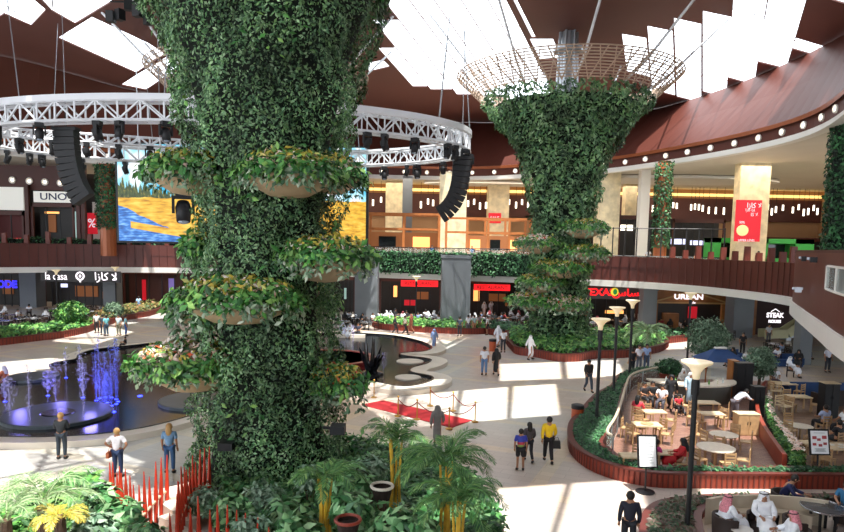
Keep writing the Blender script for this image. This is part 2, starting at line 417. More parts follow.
mb = MB(); mb.wall(RI, 17.25, 17.75, .5); mb.wall(offset(RI, -.3), 17.2, 17.42, .8); struct(mb.build('trim_3', M_white))
# gallery ceiling: from the ring out to the back walls
mb = MB(); OUT = [(-90, 28), (-90, 60), (-85, 110), (-40, 112), (0, 112), (40, 112), (75, 110), (78, 80), (78, 40), (60, 10)]; OUT = rs(spline(OUT, 6), NR)
mb.loft([[(x, y, 17.4) for x, y in RI], [(x, y, 17.4) for x, y in OUT]], closed=False); mb.loft([[(x, y, 17.8) for x, y in RI], [(x, y, 17.8) for x, y in OUT]], closed=False)
struct(mb.build('trim_4', M_ceil))
# upper gallery floor slab with white underside
PE = rs(PERIM, NR)
mb = MB(); mb.loft([[(x, y, 4.55) for x, y in PE], [(x, y, 4.55) for x, y in OUT], [(x, y, 6.5) for x, y in OUT], [(x, y, 6.5) for x, y in PE], [(x, y, 4.55) for x, y in PE]], closed=False)
struct(mb.build('trim_5', M_ceil))
mb = MB(); mb.wall(offset(PE, -.32), 4.5, 5.12, .45); struct(mb.build('trim_6', M_white))
# rust-brown parapet band; the middle stretch is hedge-covered
iA = min(range(NR), key=lambda i: (PE[i][0]+19)**2+(PE[i][1]-78)**2); iB = min(range(NR), key=lambda i: (PE[i][0]-13)**2+(PE[i][1]-69)**2)
mb = MB(); mb.wall(offset(PE, -.15), 5.1, 6.55, .25); mb.wall(offset(PE[:iA+1], -.2), 6.5, 7.75, .25); mb.wall(offset(PE[iB:], -.2), 6.5, 7.55, .25)
for i in range(iA):                           # panel joints
    pass
struct(mb.build('wall_parapet', M_band))
mb = MB()
for seg, zt in ((PE[:iA+1], 7.75), (PE[iB:], 7.55)):
    for p in resample(offset(seg, -.235), .9): mb.box((p[0], p[1], (5.15+zt)/2), (.05, .05, zt-5.2))
struct(mb.build('trim_7', M_redbrown))
# back walls of both storeys
mb = MB(); mb.box((0, 99.5, 11.9), (150, .6, 11)); struct(mb.build('wall_back', M_tanwall))
mb = MB(); mb.box((0, 98.9, 14.4), (150, .5, 3.3)); struct(mb.build('trim_8', M_redbrown))
mb = MB(); mb.box((6, 98.4, 16.55), (130, .8, .36)); struct(mb.build('trim_9', M_gold))
mb = MB(); mb.box((60, 70, 11.9), (.6, 60, 11)); struct(mb.build('wall_right', M_tanwall))
mb = MB(); mb.box((30, -3, 13), (.6, 38, 26)); mb.box((14, -22, 13), (32, .6, 26)); struct(mb.build('wall_unseen_right', M_redbrown))  # unseen walls added to shade the right side of the hall
# light oval dropped ceilings
for k, (cx, cy, rx, ry) in enumerate([(9, 93, 9, 2.6), (33, 84, 12, 4.5)]):
    mb = MB(); mb.lathe([(1, 0), (1, .35), (.0, .35)], (cx, cy, 16.95), 40, sx=rx, sy=ry); struct(mb.build('trim_%d' % (10+k), M_white))
# ================================================================ galleries: columns, shopfronts, railings
M_green = mat('climbing_leaves', 'ffffff', .65, island=['0c2415', '17401f', '24562c', '3a7040'], var=.35, vscale=.8)
M_hedge = mat('hedge_leaves', 'ffffff', .6, island=['12301d', '1f4a2a', '2f6238', '4a7d4c'], var=.3, vscale=.7)
M_core = mat('planting_felt', '0e1a10', .9)
M_soil = mat('soil', '2c2019', .95, var=.3, vscale=5)
def column(px, Y, wd, m, z0=6.5, z1=17.4, name='column', dp=None):
    x = DY(px, 230, Y)[0]; mb = MB(); mb.box((x, Y, (z0+z1)/2), (wd, dp or wd, z1-z0)); return struct(mb.build(name, m))
column(749, 69, 3.1, M_trav, dp=1.4); column(452, 83, 3.3, M_trav); column(497, 94, 2.9, M_trav); column(394, 95, 2.4, M_trav)
column(407, 88, 1.3, M_grey); column(606, 80, 2.4, M_trav); column(642, 76, 1.05, M_white); column(628, 93, 1.6, M_trav)
def leafy_column(px, Y, wd, z0, z1, lab, n=2600, ls=.3):
    x = DY(px, 230, Y)[0]
    t = thing('green_column', lab, 'column', (x, Y, 6.5))
    mb = MB(); mb.lathe([(wd*.38, 0), (wd*.38, z1-6.5)], (0, 0, 0), 14); mb.build('shaft', M_lip if z0 > 7 else M_core, t)
    a = RNG.random(n)*2*PI; z = z0-6.5+RNG.random(n)*(z1-z0); r = wd/2*(.85+.2*RNG.random(n))
    P = np.stack([r*np.cos(a), r*np.sin(a), z], 1); Nn = np.stack([np.cos(a), np.sin(a), np.zeros(n)], 1)
    V, Fq = leaves(P, Nn, ls*(.7+.6*RNG.random(n)), up=.2); leafmesh('leaves', V, Fq, M_green, t)
    return t
leafy_column(661, 68, 1.7, 8.6, 17.35, 'narrow upper-gallery column clad in dark green leaves, left of the red poster', 2400, .32)
leafy_column(108, 73, 2.2, 9.6, 16.6, 'leaf-clad column with bare copper foot, left of the big screen', 2400, .34)
leafy_column(842, 47, 2.5, 6.6, 17.35, 'thick green leaf-clad column at the right edge of the upper gallery', 3400, .34)
# rim lights
proto = None
k = 0
M_can = mat('light_housing', 'e9e2d8', .4)
for p in resample(offset(RI, -.1), 3.1):
    if p[1] < 36 or not -12 < PX(p[0], p[1], 18.2)[0] < 856: continue
    if k == 0:
        t = thing('rim_light', 'round white-rimmed light set in the red band below the roof', 'light', (p[0], p[1], 18.2), 0, 'round lights along the upper rim')
        mb = MB(); mb.lathe([(.3, -.08), (.3, .08), (.22, .1), (.2, .02)], (0, 0, 0), 14); h = mb.build('rim', M_can, t); h.rotation_euler = (R(90), 0, 0)
        mb = MB(); mb.ell((0, 0, 0), (.17, .17, .12), 10, 6); h = mb.build('bulb', M_lampw, t); h.rotation_euler = (R(90), 0, 0)
        KIDS[t.name] = list(t.children) or [o for o in bpy.data.objects if o.parent == t]; pr = t
    else: t = dup(pr, (p[0], p[1], 18.2))
    ctr = Vector((-6-p[0], 48-p[1])); t.rotation_euler.z = math.atan2(ctr.x, -ctr.y); k += 1
# pendants hanging from the gallery ceiling
def pendant():
    t = thing('pendant_lamp', 'slim white pendant lamp hanging before the dark red band of the upper gallery', 'lamp', (0, 0, 0), 0, 'pendant lamps of the upper gallery')
    mb = MB(); mb.tube([(0, 0, -3.7), (0, 0, -2.75)], .13, 8); mb.build('lamp_shade', M_lampw, t)
    mb = MB(); mb.tube([(0, 0, -2.75), (0, 0, .02)], .03, 4); mb.build('cord', M_black, t); return t
PP = Proto(pendant())
rg = random.Random(3)
for px in [366, 373, 381, 421, 428, 433, 468, 474, 480, 486, 509, 516, 522, 528, 626, 634, 653, 670, 673, 677, 691, 695, 699, 703, 709, 716, 724, 768, 772, 776, 783, 793, 799, 804, 809, 814, 818]:
    x, y, z = DY(px, 206+rg.uniform(-5, 4), 95); PP.put((x, y, 17.4), 0, 'slim white pendant lamp hanging before the dark red band of the upper gallery', None, (1, 1, rg.uniform(.8, 1.05)))
# red poster on the travertine column
def px_plane(Y, x0, y0, x1, y1):
    a = DY(x0, (y0+y1)/2, Y); b = DY(x1, (y0+y1)/2, Y); c = DY((x0+x1)/2, y0, Y); d = DY((x0+x1)/2, y1, Y)
    return (a[0]+b[0])/2, (c[2]+d[2])/2, abs(b[0]-a[0]), abs(c[2]-d[2])
M_red = mat('poster_red', 'd01428', .45, emis='d01428', estr=.35); M_cream = mat('poster_cream', 'f2dfa0', .5, emis='f2dfa0', estr=.3); M_wtxt = mat('poster_white', 'f4e4ee', .5, emis='f4e4ee', estr=.4)
cx, cz, cw, chh = px_plane(68.15, 735.5, 200, 761, 241.5)
t = thing('poster', 'tall red lit poster with white writing and yellow blob on the travertine column', 'poster', (cx, 68.225, cz))
mb = MB(); mb.box((0, 0, 0), (cw, .14, chh)); mb.build('panel', M_red, t)
for i, (s, bx, bz, sz) in enumerate([('\uFE8D\uFEAF\uFE8E\uFEDB \uFEFB', .45, 1.35, .62), ('\uFE8D\uFEAF\uFE8E\uFEDB \uFE8D\uFEAF\uFE8E', .1, .95, .34), ('\uFE8E\uFEDB \uFEFB', .5, .55, .42), ('50%', -.55, -.15, .3), ('UPPER LEVEL', -.05, -1.75, .27)]):
    text(s, sz*1.16, M_wtxt, t, (bx*1.16, -.09, bz*1.16), extrude=.01, name='lettering')
mb = MB(); mb.ell((-.55, -.1, -1.0), (.64, .06, .58), 14, 8); mb.build('picture', M_cream, t)
# green kiosk behind the column
M_kiosk = mat('kiosk_green', '3aa648', .5); Yk = 72
x0 = DY(709, 240, Yk)[0]; x1 = DY(808, 240, Yk)[0]; t = thing('kiosk', 'bright green boxy kiosk behind the travertine column', 'kiosk', ((x0+x1)/2, Yk, 6.5)); W = x1-x0
mb = MB(); mb.box((0, 1.2, 1.6), (W, .15, 3.2)); mb.box((-W/2+.4, 0, 1.6), (.8, 2.4, 3.2)); mb.box((W/2-1, 0, 1.6), (2, 2.4, 3.2)); mb.box((0, 0, 2.95), (W, 2.4, .5)); mb.box((0, -1.1, .55), (W, .2, 1.1)); mb.box((-.8, 0, 1.6), (2.6, 2.4, 3.2)); mb.build('shell', M_kiosk, t)
mb = MB(); mb.box((0, .9, 1.8), (W-1, .1, 1.6)); mb.build('opening', M_darkglass, t)
# dark cafe room on the right of the upper gallery, with lit menu strips
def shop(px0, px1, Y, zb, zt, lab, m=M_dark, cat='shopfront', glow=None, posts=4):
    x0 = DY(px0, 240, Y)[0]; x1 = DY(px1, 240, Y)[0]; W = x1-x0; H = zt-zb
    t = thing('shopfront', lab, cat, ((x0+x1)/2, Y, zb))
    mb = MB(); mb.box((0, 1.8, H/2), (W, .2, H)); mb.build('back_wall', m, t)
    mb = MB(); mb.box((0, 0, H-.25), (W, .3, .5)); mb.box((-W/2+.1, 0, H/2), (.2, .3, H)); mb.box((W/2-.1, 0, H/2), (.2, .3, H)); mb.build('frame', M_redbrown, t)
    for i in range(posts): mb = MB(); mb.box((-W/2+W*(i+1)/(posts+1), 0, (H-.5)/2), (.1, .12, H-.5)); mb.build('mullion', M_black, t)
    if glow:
        for (gx, gz, gw, gh, gm) in glow: mb = MB(); mb.box((gx*W, 1.6, gz*H), (gw*W, .08, gh*H)); mb.build('glow_panel', gm, t)
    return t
M_bluew = mat('lit_menu', 'c9cdf0', .5, emis='c9cdf0', estr=1.2); M_warm = mat('warm_lit_panel', 'ffbf78', .5, emis='ffb060', estr=1.1); M_teal = mat('pale_glass', '9fc0ba', .3, emis='9fc0ba', estr=.35)
M_amber = mat('amber_interior_glow', '8a5630', .6, emis='9a5a2c', estr=.2)  # glow of lit interiors put into the panel colour, no lamp behind
shop(672, 724, 84, 6.5, 12.3, 'dark upper-level cafe room with a glowing menu strip, left of the green kiosk', glow=[(-.28, .5, .3, .12, M_bluew), (.1, .48, .3, .1, M_bluew), (.38, .5, .14, .1, M_bluew)])
shop(618, 658, 84, 6.5, 12.6, 'upper-level cafe front with bright white strip behind the railing, right of far planted tower', glow=[(-.25, .75, .4, .12, M_lampw), (.2, .5, .2, .1, M_lampw)])
shop(762, 832, 96, 6.5, 10.4, 'wide dark shop opening on the upper level right of the poster', posts=6)
shop(540, 600, 96, 6.5, 10.5, 'low dark shop opening on the upper level behind the far planted tower', posts=5)
# orange timber pavilions of the upper gallery
M_timber = mat('orange_timber', 'a5622f', .55, var=.15, vscale=2)
def pavilion(px0, px1, Y, top, lab, n):
    x0 = DY(px0, 240, Y)[0]; x1 = DY(px1, 240, Y)[0]; W = x1-x0; t = thing('timber_pavilion', lab, 'pavilion', ((x0+x1)/2, Y, 6.5)); H = top-6.5
    for i in range(n):
        for dy in (0, 4): mb = MB(); mb.box((-W/2+W*i/(n-1), dy, H/2), (.28, .28, H)); mb.build('post', M_timber, t)
    for z in (H, H*.68):
        for dy in (0, 4): mb = MB(); mb.box((0, dy, z-.12), (W+.3, .25, .25)); mb.build('beam', M_timber, t)
    mb = MB(); mb.box((0, 3.8, H*.3), (W, .2, H*.6)); mb.build('back_panel', M_amber, t)
    for i in range(n-1):
        mb = MB(); mb.box((-W/2+W*(i+.5)/(n-1), 3.6, H*.38), (W/(n-1)*.5, .1, H*.25)); mb.build('lit_shelf', M_warm if i % 2 else M_darkglass, t)
    return t
pavilion(368, 439, 80, 12.2, 'orange timber-framed pavilion on the upper level, left of the thick travertine column', 3)
pavilion(446, 530, 80, 11.8, 'long orange timber-framed pavilion right of the thick travertine column', 5)
t = thing('hanging_sign', 'small red sign panel on a travertine column of the upper level', 'sign'); x, z, a, b = px_plane(92.4, 488.5, 213, 501, 223)
t.location = (x, 92.47, z); mb = MB(); mb.box((0, 0, 0), (a, .15, b)); mb.build('panel', M_red, t); text('SALE', .6, M_wtxt, t, (0, -.1, 0), extrude=.01)
# ---- left gallery shops
YL = 80
mb = MB(); x0 = DY(-25, 200, YL)[0]; x1 = DY(86, 200, YL)[0]
a = DY(20, 165, YL)[2]; b = DY(40, 190, YL)[2]
mb.box(((x0+x1)/2, YL+.2, (a+b)/2), (x1-x0, .4, a-b)); struct(mb.build('wall_left', M_redbrown))
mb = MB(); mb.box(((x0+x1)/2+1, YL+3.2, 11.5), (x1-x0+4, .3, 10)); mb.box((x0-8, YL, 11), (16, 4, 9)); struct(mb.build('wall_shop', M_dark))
mb = MB(); mb.box((DY(92, 200, YL)[0], YL+2.9, 10), (2.8, .2, 6)); struct(mb.build('wall_niche', M_white))
for px in (12.5, 29.5, 45, 60.5):
    x, y, z = DY(px, 181 + (px-12)*.06-1, YL-.05)
    if px == 12.5:
        t = thing('round_wall_light', 'round white-ringed light on the red band above the upper left shops', 'light', (x, y, z), 0, 'four round lights above the upper left shops')
        mb = MB(); mb.lathe([(.42, -.1), (.42, .1), (.26, .12), (.24, 0)], n=16); h = mb.build('rim', M_can, t); h.rotation_euler = (R(90), 0, 0)
        mb = MB(); mb.ell((0, -.05, 0), (.17, .1, .17), 10, 6); mb.build('bulb', M_lampw, t); pr2 = t; KIDS[t.name] = [o for o in bpy.data.objects if o.parent == t]
    else: dup(pr2, (x, y, z))
M_signw = mat('white_sign_board', 'e6e4dc', .5, emis='e6e4dc', estr=.25); M_navy = mat('navy_letters', '20264e', .5)
def board(px0, py0, px1, py1, Y, name, lab, m, txt=None, tm=None, ts=.8, dep=.25, cat='sign', sx=1.):
    x, z, w_, h_ = px_plane(Y, px0, py0, px1, py1)
    t = thing(name, lab, cat, (x, Y, z)); mb = MB(); mb.box((0, 0, 0), (w_, dep, h_)); mb.build('panel', m, t)
    if txt: text(txt, ts, tm, t, (0, -dep/2-.02, 0), name='lettering', sx=sx, bold=.01)
    if z < 6:
        mb = MB(); mb.bar((-w_/2+.2, .1, h_/2-.05), (-w_/2+.2, .1, 4.56-z), .06); mb.bar((w_/2-.2, .1, h_/2-.05), (w_/2-.2, .1, 4.56-z), .06); mb.build('hanger', M_black, t)
    return t
board(-14, 187, 24, 210, YL-.4, 'sign_board', 'blank off-white sign board over the leftmost upper shop', M_signw)
board(34, 191.5, 74, 202.5, YL-.4, 'sign_board', 'off-white sign reading UNO in navy letters on the upper left', M_signw, 'UNO', M_navy, 1.15, sx=1.25)
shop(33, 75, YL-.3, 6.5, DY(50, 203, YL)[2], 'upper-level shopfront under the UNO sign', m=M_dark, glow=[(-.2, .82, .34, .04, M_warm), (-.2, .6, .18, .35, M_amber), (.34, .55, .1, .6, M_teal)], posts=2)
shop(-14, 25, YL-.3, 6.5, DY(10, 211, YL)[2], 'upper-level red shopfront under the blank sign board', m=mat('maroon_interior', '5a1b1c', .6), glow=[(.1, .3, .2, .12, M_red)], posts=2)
mb = MB(); 
for px in (28, 79, 84): x = DY(px, 220, YL-.5)[0]; mb.box((x, YL-.5, 10.6), (.45, .4, 8.3))
struct(mb.build('trim_12', M_redbrown))
board(88, 213, 97, 234, YL+1, 'display_board', 'red and white display board at the upper shop beside the leaf-clad column', M_red, '%', M_wtxt, 1.5)
# stumps and planting along the brown parapets: broad wooden posts with bushes between
M_post = mat('rust_post', '6b2f23', .5, var=.15, vscale=3)
def parapet_post(ht):
    mb = MB(); mb.box((0, 0, ht/2), (.55, .3, ht), taper=.8); return mb
def add_posts(seg, zt, hts, step, lab, grp):
    k = 0; me = None
    for p in [q for q in resample(offset(seg, .45), step) if -8 < PX(q[0], q[1], 7)[0] < 850]:
        h = hts[k % len(hts)]
        if me is None: o = parapet_post(1).build('parapet_post', M_post); me = o.data
        else: o = bpy.data.objects.new('parapet_post', me); COL.objects.link(o)
        o.location = (p[0], p[1], 6.5); o.scale = (1, 1, zt-6.5+h); tag(o, lab, 'post', grp); k += 1
add_posts(PE[:iA+1], 7.6, [1.25, 1.1, 1.5, .9, 1.3], 2.1, 'rust-brown post rising above the left gallery parapet', 'parapet posts of the left gallery')
segR = [p for p in PE if p[0] > 21 and p[1] < 62]
add_posts(segR, 7.5, [1.1, .8, 1.2, .7], 1.5, 'rust-brown post rising above the right gallery parapet', 'parapet posts of the right gallery')
def hedge(path, z0, z1, wd, n, name, lab, ls=.22, m=M_hedge, parent=None, top=True):
    P = np.array(rs(path, 200)); L = len(P); i = RNG.integers(0, L-1, n); t = RNG.random(n)[:, None]
    q = P[i, :2]*(1-t)+P[i+1, :2]*t; d = P[i+1, :2]-P[i, :2]; d /= np.linalg.norm(d, axis=1)[:, None]; nr = np.stack([-d[:, 1], d[:, 0]], 1)
    s = RNG.random(n); side = np.where(RNG.random(n) < .5, -1., 1.); z = z0+(z1-z0)*RNG.random(n)**.8
    ont = RNG.random(n) < (.45 if top else .1); off = np.where(ont, (s-.5)*wd, side*wd/2*(.85+.2*s)); z = np.where(ont, z1*(1)-.12*RNG.random(n), z)
    z = z+.1*np.sin(q[:, 0]*2.1)+.07*np.cos(q[:, 1]*3.3)
    V, Fq = leaves(np.column_stack([q+nr*off[:, None], z]), np.column_stack([nr*side[:, None]*(~ont)[:, None], ont*1.]), ls*(.6+.8*RNG.random(n)), up=.35)
    if parent is None:
        t = thing(name, lab, 'hedge' if 'hedge' in name else 'planting', (0, 0, 0))
    else: t = parent
    mb = MB(); mb.wall(offset(path, -wd*.35), z0, z1-.15, wd*.7); mb.build('soil_core', M_core, t)
    leafmesh('leaves', V, Fq, m, t); return t
hedge(offset(PE[:iA+1], 1.3), 6.5, 8.35, .8, 4500, 'gallery_hedge', 'bushes planted behind the brown parapet of the left gallery', .3)
mid = PE[iA:iB+1]
hedge(offset(mid, -.3), 5.15, 7.6, 1.0, 9000, 'gallery_hedge', 'long green hanging hedge covering the middle gallery edge', .3, top=False)
# glass railing of the middle gallery
M_glassr = mat('rail_glass', 'cfe3dd', .08, alpha=.25)
t = thing('glass_railing', 'clear glass railing with dark posts above the hanging hedge', 'railing')
mb = MB(); mb.wall(offset(mid, .55), 7.3, 8.0, .03); mb.build('glass', M_glassr, t)
mb = MB()
for p in resample(offset(mid, .55), 1.8): mb.box((p[0], p[1], 7.3), (.07, .07, 1.6))
mb.build('posts', M_black, t); mb = MB(); mb.tube([(p[0], p[1], 8.05) for p in offset(mid, .55)], .05, 5); mb.build('handrail', M_black, t)
# grey square piers that pass in front of the gallery
def pier(px, Y, wd, z1, lab=None):
    x = DY(px, 300, Y)[0]; mb = MB(); mb.box((x, Y, z1/2), (wd, wd, z1)); mb.box((x, Y, z1-.15), (wd+.15, wd+.15, .3)); return struct(mb.build('pier', M_grey))
pier(367, 68, 2.35, 7.4); pier(455, 66.5, 2.9, 7.4)
for px, Y, wd in ((648, 65, 1.35), (740, 63, 1.9), (33, 79, 2.0), (113, 79, 1.6), (806, 48, .9), (556, 69, 1.3)):
    pier(px, Y, wd, 4.55)
# ---- ground floor shopfronts
YG = 78
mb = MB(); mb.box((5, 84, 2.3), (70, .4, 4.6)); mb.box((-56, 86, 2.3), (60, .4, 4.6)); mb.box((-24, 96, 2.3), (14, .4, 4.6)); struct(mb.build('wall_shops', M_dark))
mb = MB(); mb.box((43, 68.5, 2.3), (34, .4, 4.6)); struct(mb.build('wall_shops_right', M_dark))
M_redlit = mat('red_sign', 'f01c24', .5, emis='f01c24', estr=.9); M_wlit = mat('white_letters', 'fff6fb', .5, emis='fff6fb', estr=.9); M_blit = mat('blue_letters', '2a22e0', .5, emis='2a22e0', estr=1.4)
M_ylit = mat('yellow_sign', 'e6d23c', .5, emis='e6d23c', estr=.5); M_fascia = mat('dark_grey_fascia', '4a4648', .5)
def gshop(px0, px1, Y, lab, glow=None, m=M_dark, posts=5, zt=4.5): return shop(px0, px1, Y, 0, zt, lab, m=m, glow=glow, posts=posts)
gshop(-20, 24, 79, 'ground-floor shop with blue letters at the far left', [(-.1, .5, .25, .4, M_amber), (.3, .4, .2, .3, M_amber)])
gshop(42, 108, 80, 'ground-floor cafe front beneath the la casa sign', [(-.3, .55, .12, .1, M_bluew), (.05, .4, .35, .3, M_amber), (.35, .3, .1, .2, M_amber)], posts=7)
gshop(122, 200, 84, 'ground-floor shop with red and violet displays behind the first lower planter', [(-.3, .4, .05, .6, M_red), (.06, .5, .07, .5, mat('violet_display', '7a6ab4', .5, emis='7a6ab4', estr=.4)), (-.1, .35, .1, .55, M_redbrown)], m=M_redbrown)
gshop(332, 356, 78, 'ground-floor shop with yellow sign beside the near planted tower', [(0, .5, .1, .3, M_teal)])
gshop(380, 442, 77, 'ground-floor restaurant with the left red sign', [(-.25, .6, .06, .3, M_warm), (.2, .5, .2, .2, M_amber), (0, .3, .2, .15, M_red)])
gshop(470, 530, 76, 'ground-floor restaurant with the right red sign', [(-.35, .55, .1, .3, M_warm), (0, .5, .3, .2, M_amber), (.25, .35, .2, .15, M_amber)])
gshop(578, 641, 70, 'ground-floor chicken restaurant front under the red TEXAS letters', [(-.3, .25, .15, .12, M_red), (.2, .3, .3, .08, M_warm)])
board(334, 274, 353, 279, 78, 'sign_board', 'yellow sign strip beside the near planted tower', M_ylit)
board(401, 280.5, 438, 286.5, 74, 'sign_board', 'red lit sign left of the wide grey pier', M_redlit, 'RESTAURANT', mat('dark_red_letters', '9c0c12', .5), .55)
board(474, 284.5, 510, 290.5, 72, 'sign_board', 'red lit sign right of the wide grey pier', M_redlit, 'RESTAURANT', mat('deep_red_letters', '9c0c12', .5), .55)
board(457, 290, 465, 304, 74, 'menu_screen', 'small lit menu picture beside the wide grey pier', M_warm, cat='screen')
x, z, a, b = px_plane(67.2, 570, 288, 644, 299)
t = thing('shop_sign', 'dark fascia with red TEXAS letters and a green and yellow chilli drop', 'sign', (x, 67.2, z)); mb = MB(); mb.box((0, 0, 0), (a, .3, b)); mb.build('fascia', M_fascia, t)
text('TEXAS', 1.0, M_redlit, t, (-.9, -.2, .12), bold=.03, sx=1.1); text('\uFEB1\uFE8E\uFEB4\uFEDC\uFE97', 1.0, M_redlit, t, (2.4, -.2, .1), bold=.03, sx=1.2)
mb = MB(); mb.ell((.72, -.2, .2), (.42, .1, .42), 14, 8); mb.build('emblem', M_ylit, t); mb = MB(); mb.ell((.75, -.28, .2), (.22, .08, .3), 12, 6); mb.build('emblem_leaf', mat('emblem_green', '1d8a3c', .5, emis='1d8a3c', estr=.4), t)
# la casa sign
x, z, a, b = px_plane(73, 57, 275, 58, 283)
t = thing('shop_sign', 'white glowing letters la casa with a round emblem and Arabic letters', 'sign', (DY(80, 276, 73)[0], 73, DY(80, 276.5, 73)[2]))
mb = MB(); mb.box((0, .15, 0), (9.0, .1, 1.25)); mb.build('fascia', M_dark, t)
text('la casa', 1.15, M_wlit, t, (-2.7, 0, -.05), bold=.0, sx=.85); text('\uFE8D\uFEAF\uFE8E\uFEDB \uFEFB', 1.2, M_wlit, t, (2.9, 0, 0), bold=.01)
mb = MB(); mb.tube([(.0+.42*math.cos(a), 0, .05+.42*math.sin(a)) for a in [2*PI*i/16 for i in range(16)]], .09, 6, closed=True); mb.tube([(0, 0, -.42), (0, 0, -.65)], .09, 6); mb.box((0, 0, .05), (.2, .1, .3)); mb.build('emblem', M_wlit, t)
t = thing('shop_sign', 'blue glowing letters above the leftmost ground-floor shop', 'sign', DY(3, 284.5, 73)); text('MODE', 1.1, M_blit, t, (0, 0, 0), bold=.05, sx=1.0)
# gabled timber shopfront on the right
M_wood = mat('golden_wood', '9a6232', .5, var=.2, vscale=1.5)
Yw = 66; x0 = DY(653, 300, Yw)[0]; x1 = DY(729, 300, Yw)[0]; W = x1-x0; zt = DY(690, 290, Yw)[2]; zb = DY(690, 304, Yw)[2]
t = thing('shopfront', 'golden timber shopfront with a low gable and white lettering', 'shopfront', ((x0+x1)/2, Yw, 0))
mb = MB(); mb.box((0, .3, (zt+zb)/2), (W, .3, zt-zb)); mb.box((-W/2+.3, .3, zb/2), (.6, .3, zb)); mb.box((W/2-.3, .3, zb/2), (.6, .3, zb)); mb.build('fascia', M_wood, t)
mb = MB(); mb.bar((-W*.45, 0, zb+.25), (0, 0, zt-.1), .14); mb.bar((W*.45, 0, zb+.25), (0, 0, zt-.1), .14); mb.bar((-W/2, 0, zb+.1), (W/2, 0, zb+.1), .14); mb.build('gable', mat('pale_beam', 'c49a62', .5), t)
mb = MB(); mb.box((0, 1.2, zb/2), (W, .2, zb)); mb.build('back_wall', M_dark, t)
text('URBAN', .72, M_wlit, t, (-.3, -.15, (zt+zb)/2), bold=.02, sx=1.25); text('cafe', .36, M_wlit, t, (.1, -.15, zb+.15), sx=1.2)
mb = MB(); mb.box((-W*.22, .8, .9), (1.6, .5, 1.8)); mb.build('counter', M_wood, t); mb = MB(); mb.box((.6, .9, 1.9), (.9, .1, 1.2)); mb.build('glow_panel', M_red, t)
mb = MB(); x = DY(749, 310, 62)[0]; mb.box((x+.6, 64, 2.3), (2.2, .3, 4.5)); struct(mb.build('wall_wood', M_wood))
mb = MB(); x = DY(785, 310, 60)[0]; mb.box((x+1.5, 64.5, 2.3), (9, .3, 4.5)); struct(mb.build('wall_maroon', mat('maroon_wall', '34150f', .6)))
t = thing('shop_sign', 'white glowing two-line sign with small gable on the maroon wall', 'sign', DY(775, 316.5, 61)); text('STEAK', .62, M_wlit, t, (0, 0, .1), bold=.02, sx=.9); text('HOUSE', .36, M_wlit, t, (0, 0, -.48), bold=.02)
mb = MB(); mb.bar((-.4, 0, .45), (0, 0, .72), .06); mb.bar((.4, 0, .45), (0, 0, .72), .06); mb.build('gable', M_wlit, t)
# stair with light balustrade under the right gallery
t = thing('escalator', 'escalator with pale balustrade rising under the right gallery', 'escalator', G(775, 341)); p = Vector(G(775, 341)); q = Vector(G(800, 336))
for dy in (0, 1.2):
    mb = MB(); mb.bar((-1, dy, .6), (1.2, dy, .7), .12, .8); mb.bar((1.2, dy, .7), (5.2, dy, 3.6), .12, .8); mb.build('balustrade', mat('pale_balustrade', 'b8b48c', .4), t)
mb = MB()
for i in range(10): mb.box((1.3+i*.4, .6, .2+i*.29), (.42, 1.1, .3))
mb.build('steps', M_steel, t)
# bay of the upper gallery that comes forward on the right
BAY = spline([(26.6, 46.2), (25.2, 43.8), (23.4, 41), (20.6, 35), (17.8, 28.8), (15.7, 24.2), (13.4, 18.5)], 5)
mb = MB(); mb.wall(BAY, 5.2, 8.35, .3); struct(mb.build('wall_bay', M_band))
mb = MB(); mb.wall(offset(BAY, -.03), 8.3, 8.42, .4); struct(mb.build('trim_13', M_redbrown))
mb = MB(); mb.wall(offset(BAY, -.12), 4.45, 5.25, .5); struct(mb.build('trim_14', M_white))
BO = [(40, 44), (38, 40), (36, 34), (34, 28), (32, 24), (30, 18)]; BB = rs(BAY, 6)
mb = MB(); mb.loft([[(x, y, 4.5) for x, y in BB], [(x, y, 4.5) for x, y in BO]], closed=False); mb.loft([[(x, y, 6.5) for x, y in BB], [(x, y, 6.5) for x, y in BO]], closed=False); struct(mb.build('trim_15', M_ceil))
# window of the bay
B2 = [p for p in offset(BAY, -.05)]
seg = [p for p in B2 if 22.5 < p[1] < 28.2]
mb = MB(); mb.wall(seg, 6.8, 7.7, .12); struct(mb.build('window_1', mat('bay_glass', '8a9a98', .1, spec=.8)))
mb = MB(); mb.wall(offset(seg, -.05), 6.72, 6.8, .2); mb.wall(offset(seg, -.05), 7.7, 7.78, .2)
for p in resample(offset(seg, -.02), 2.7): mb.box((p[0], p[1], 7.25), (.08, .08, .95))
struct(mb.build('trim_16', M_white))
def projector(name, lab, p, m, rz):
    t = thing(name, lab, 'spotlight', p, rz); mb = MB(); mb.box((0, -.35, 0), (.3, .4, .26)); mb.build('lamp_head', m, t); mb = MB(); mb.bar((0, 0, .05), (0, -.3, .05), .06); mb.box((0, 0, .05), (.5, .08, .12)); mb.build('bracket', M_steel, t); return t
projector('spotlight', 'silver spotlight on a bracket below the bay window', (19.75, 34.2, 6.35), M_steel, R(-25))
projector('spotlight', 'small black spotlight high on the bay, left of two', (20.9, 35.8, 7.95), M_black, R(-25))
projector('spotlight', 'small black spotlight high on the bay, right of two', (19.0, 31.8, 7.95), M_black, R(-25))

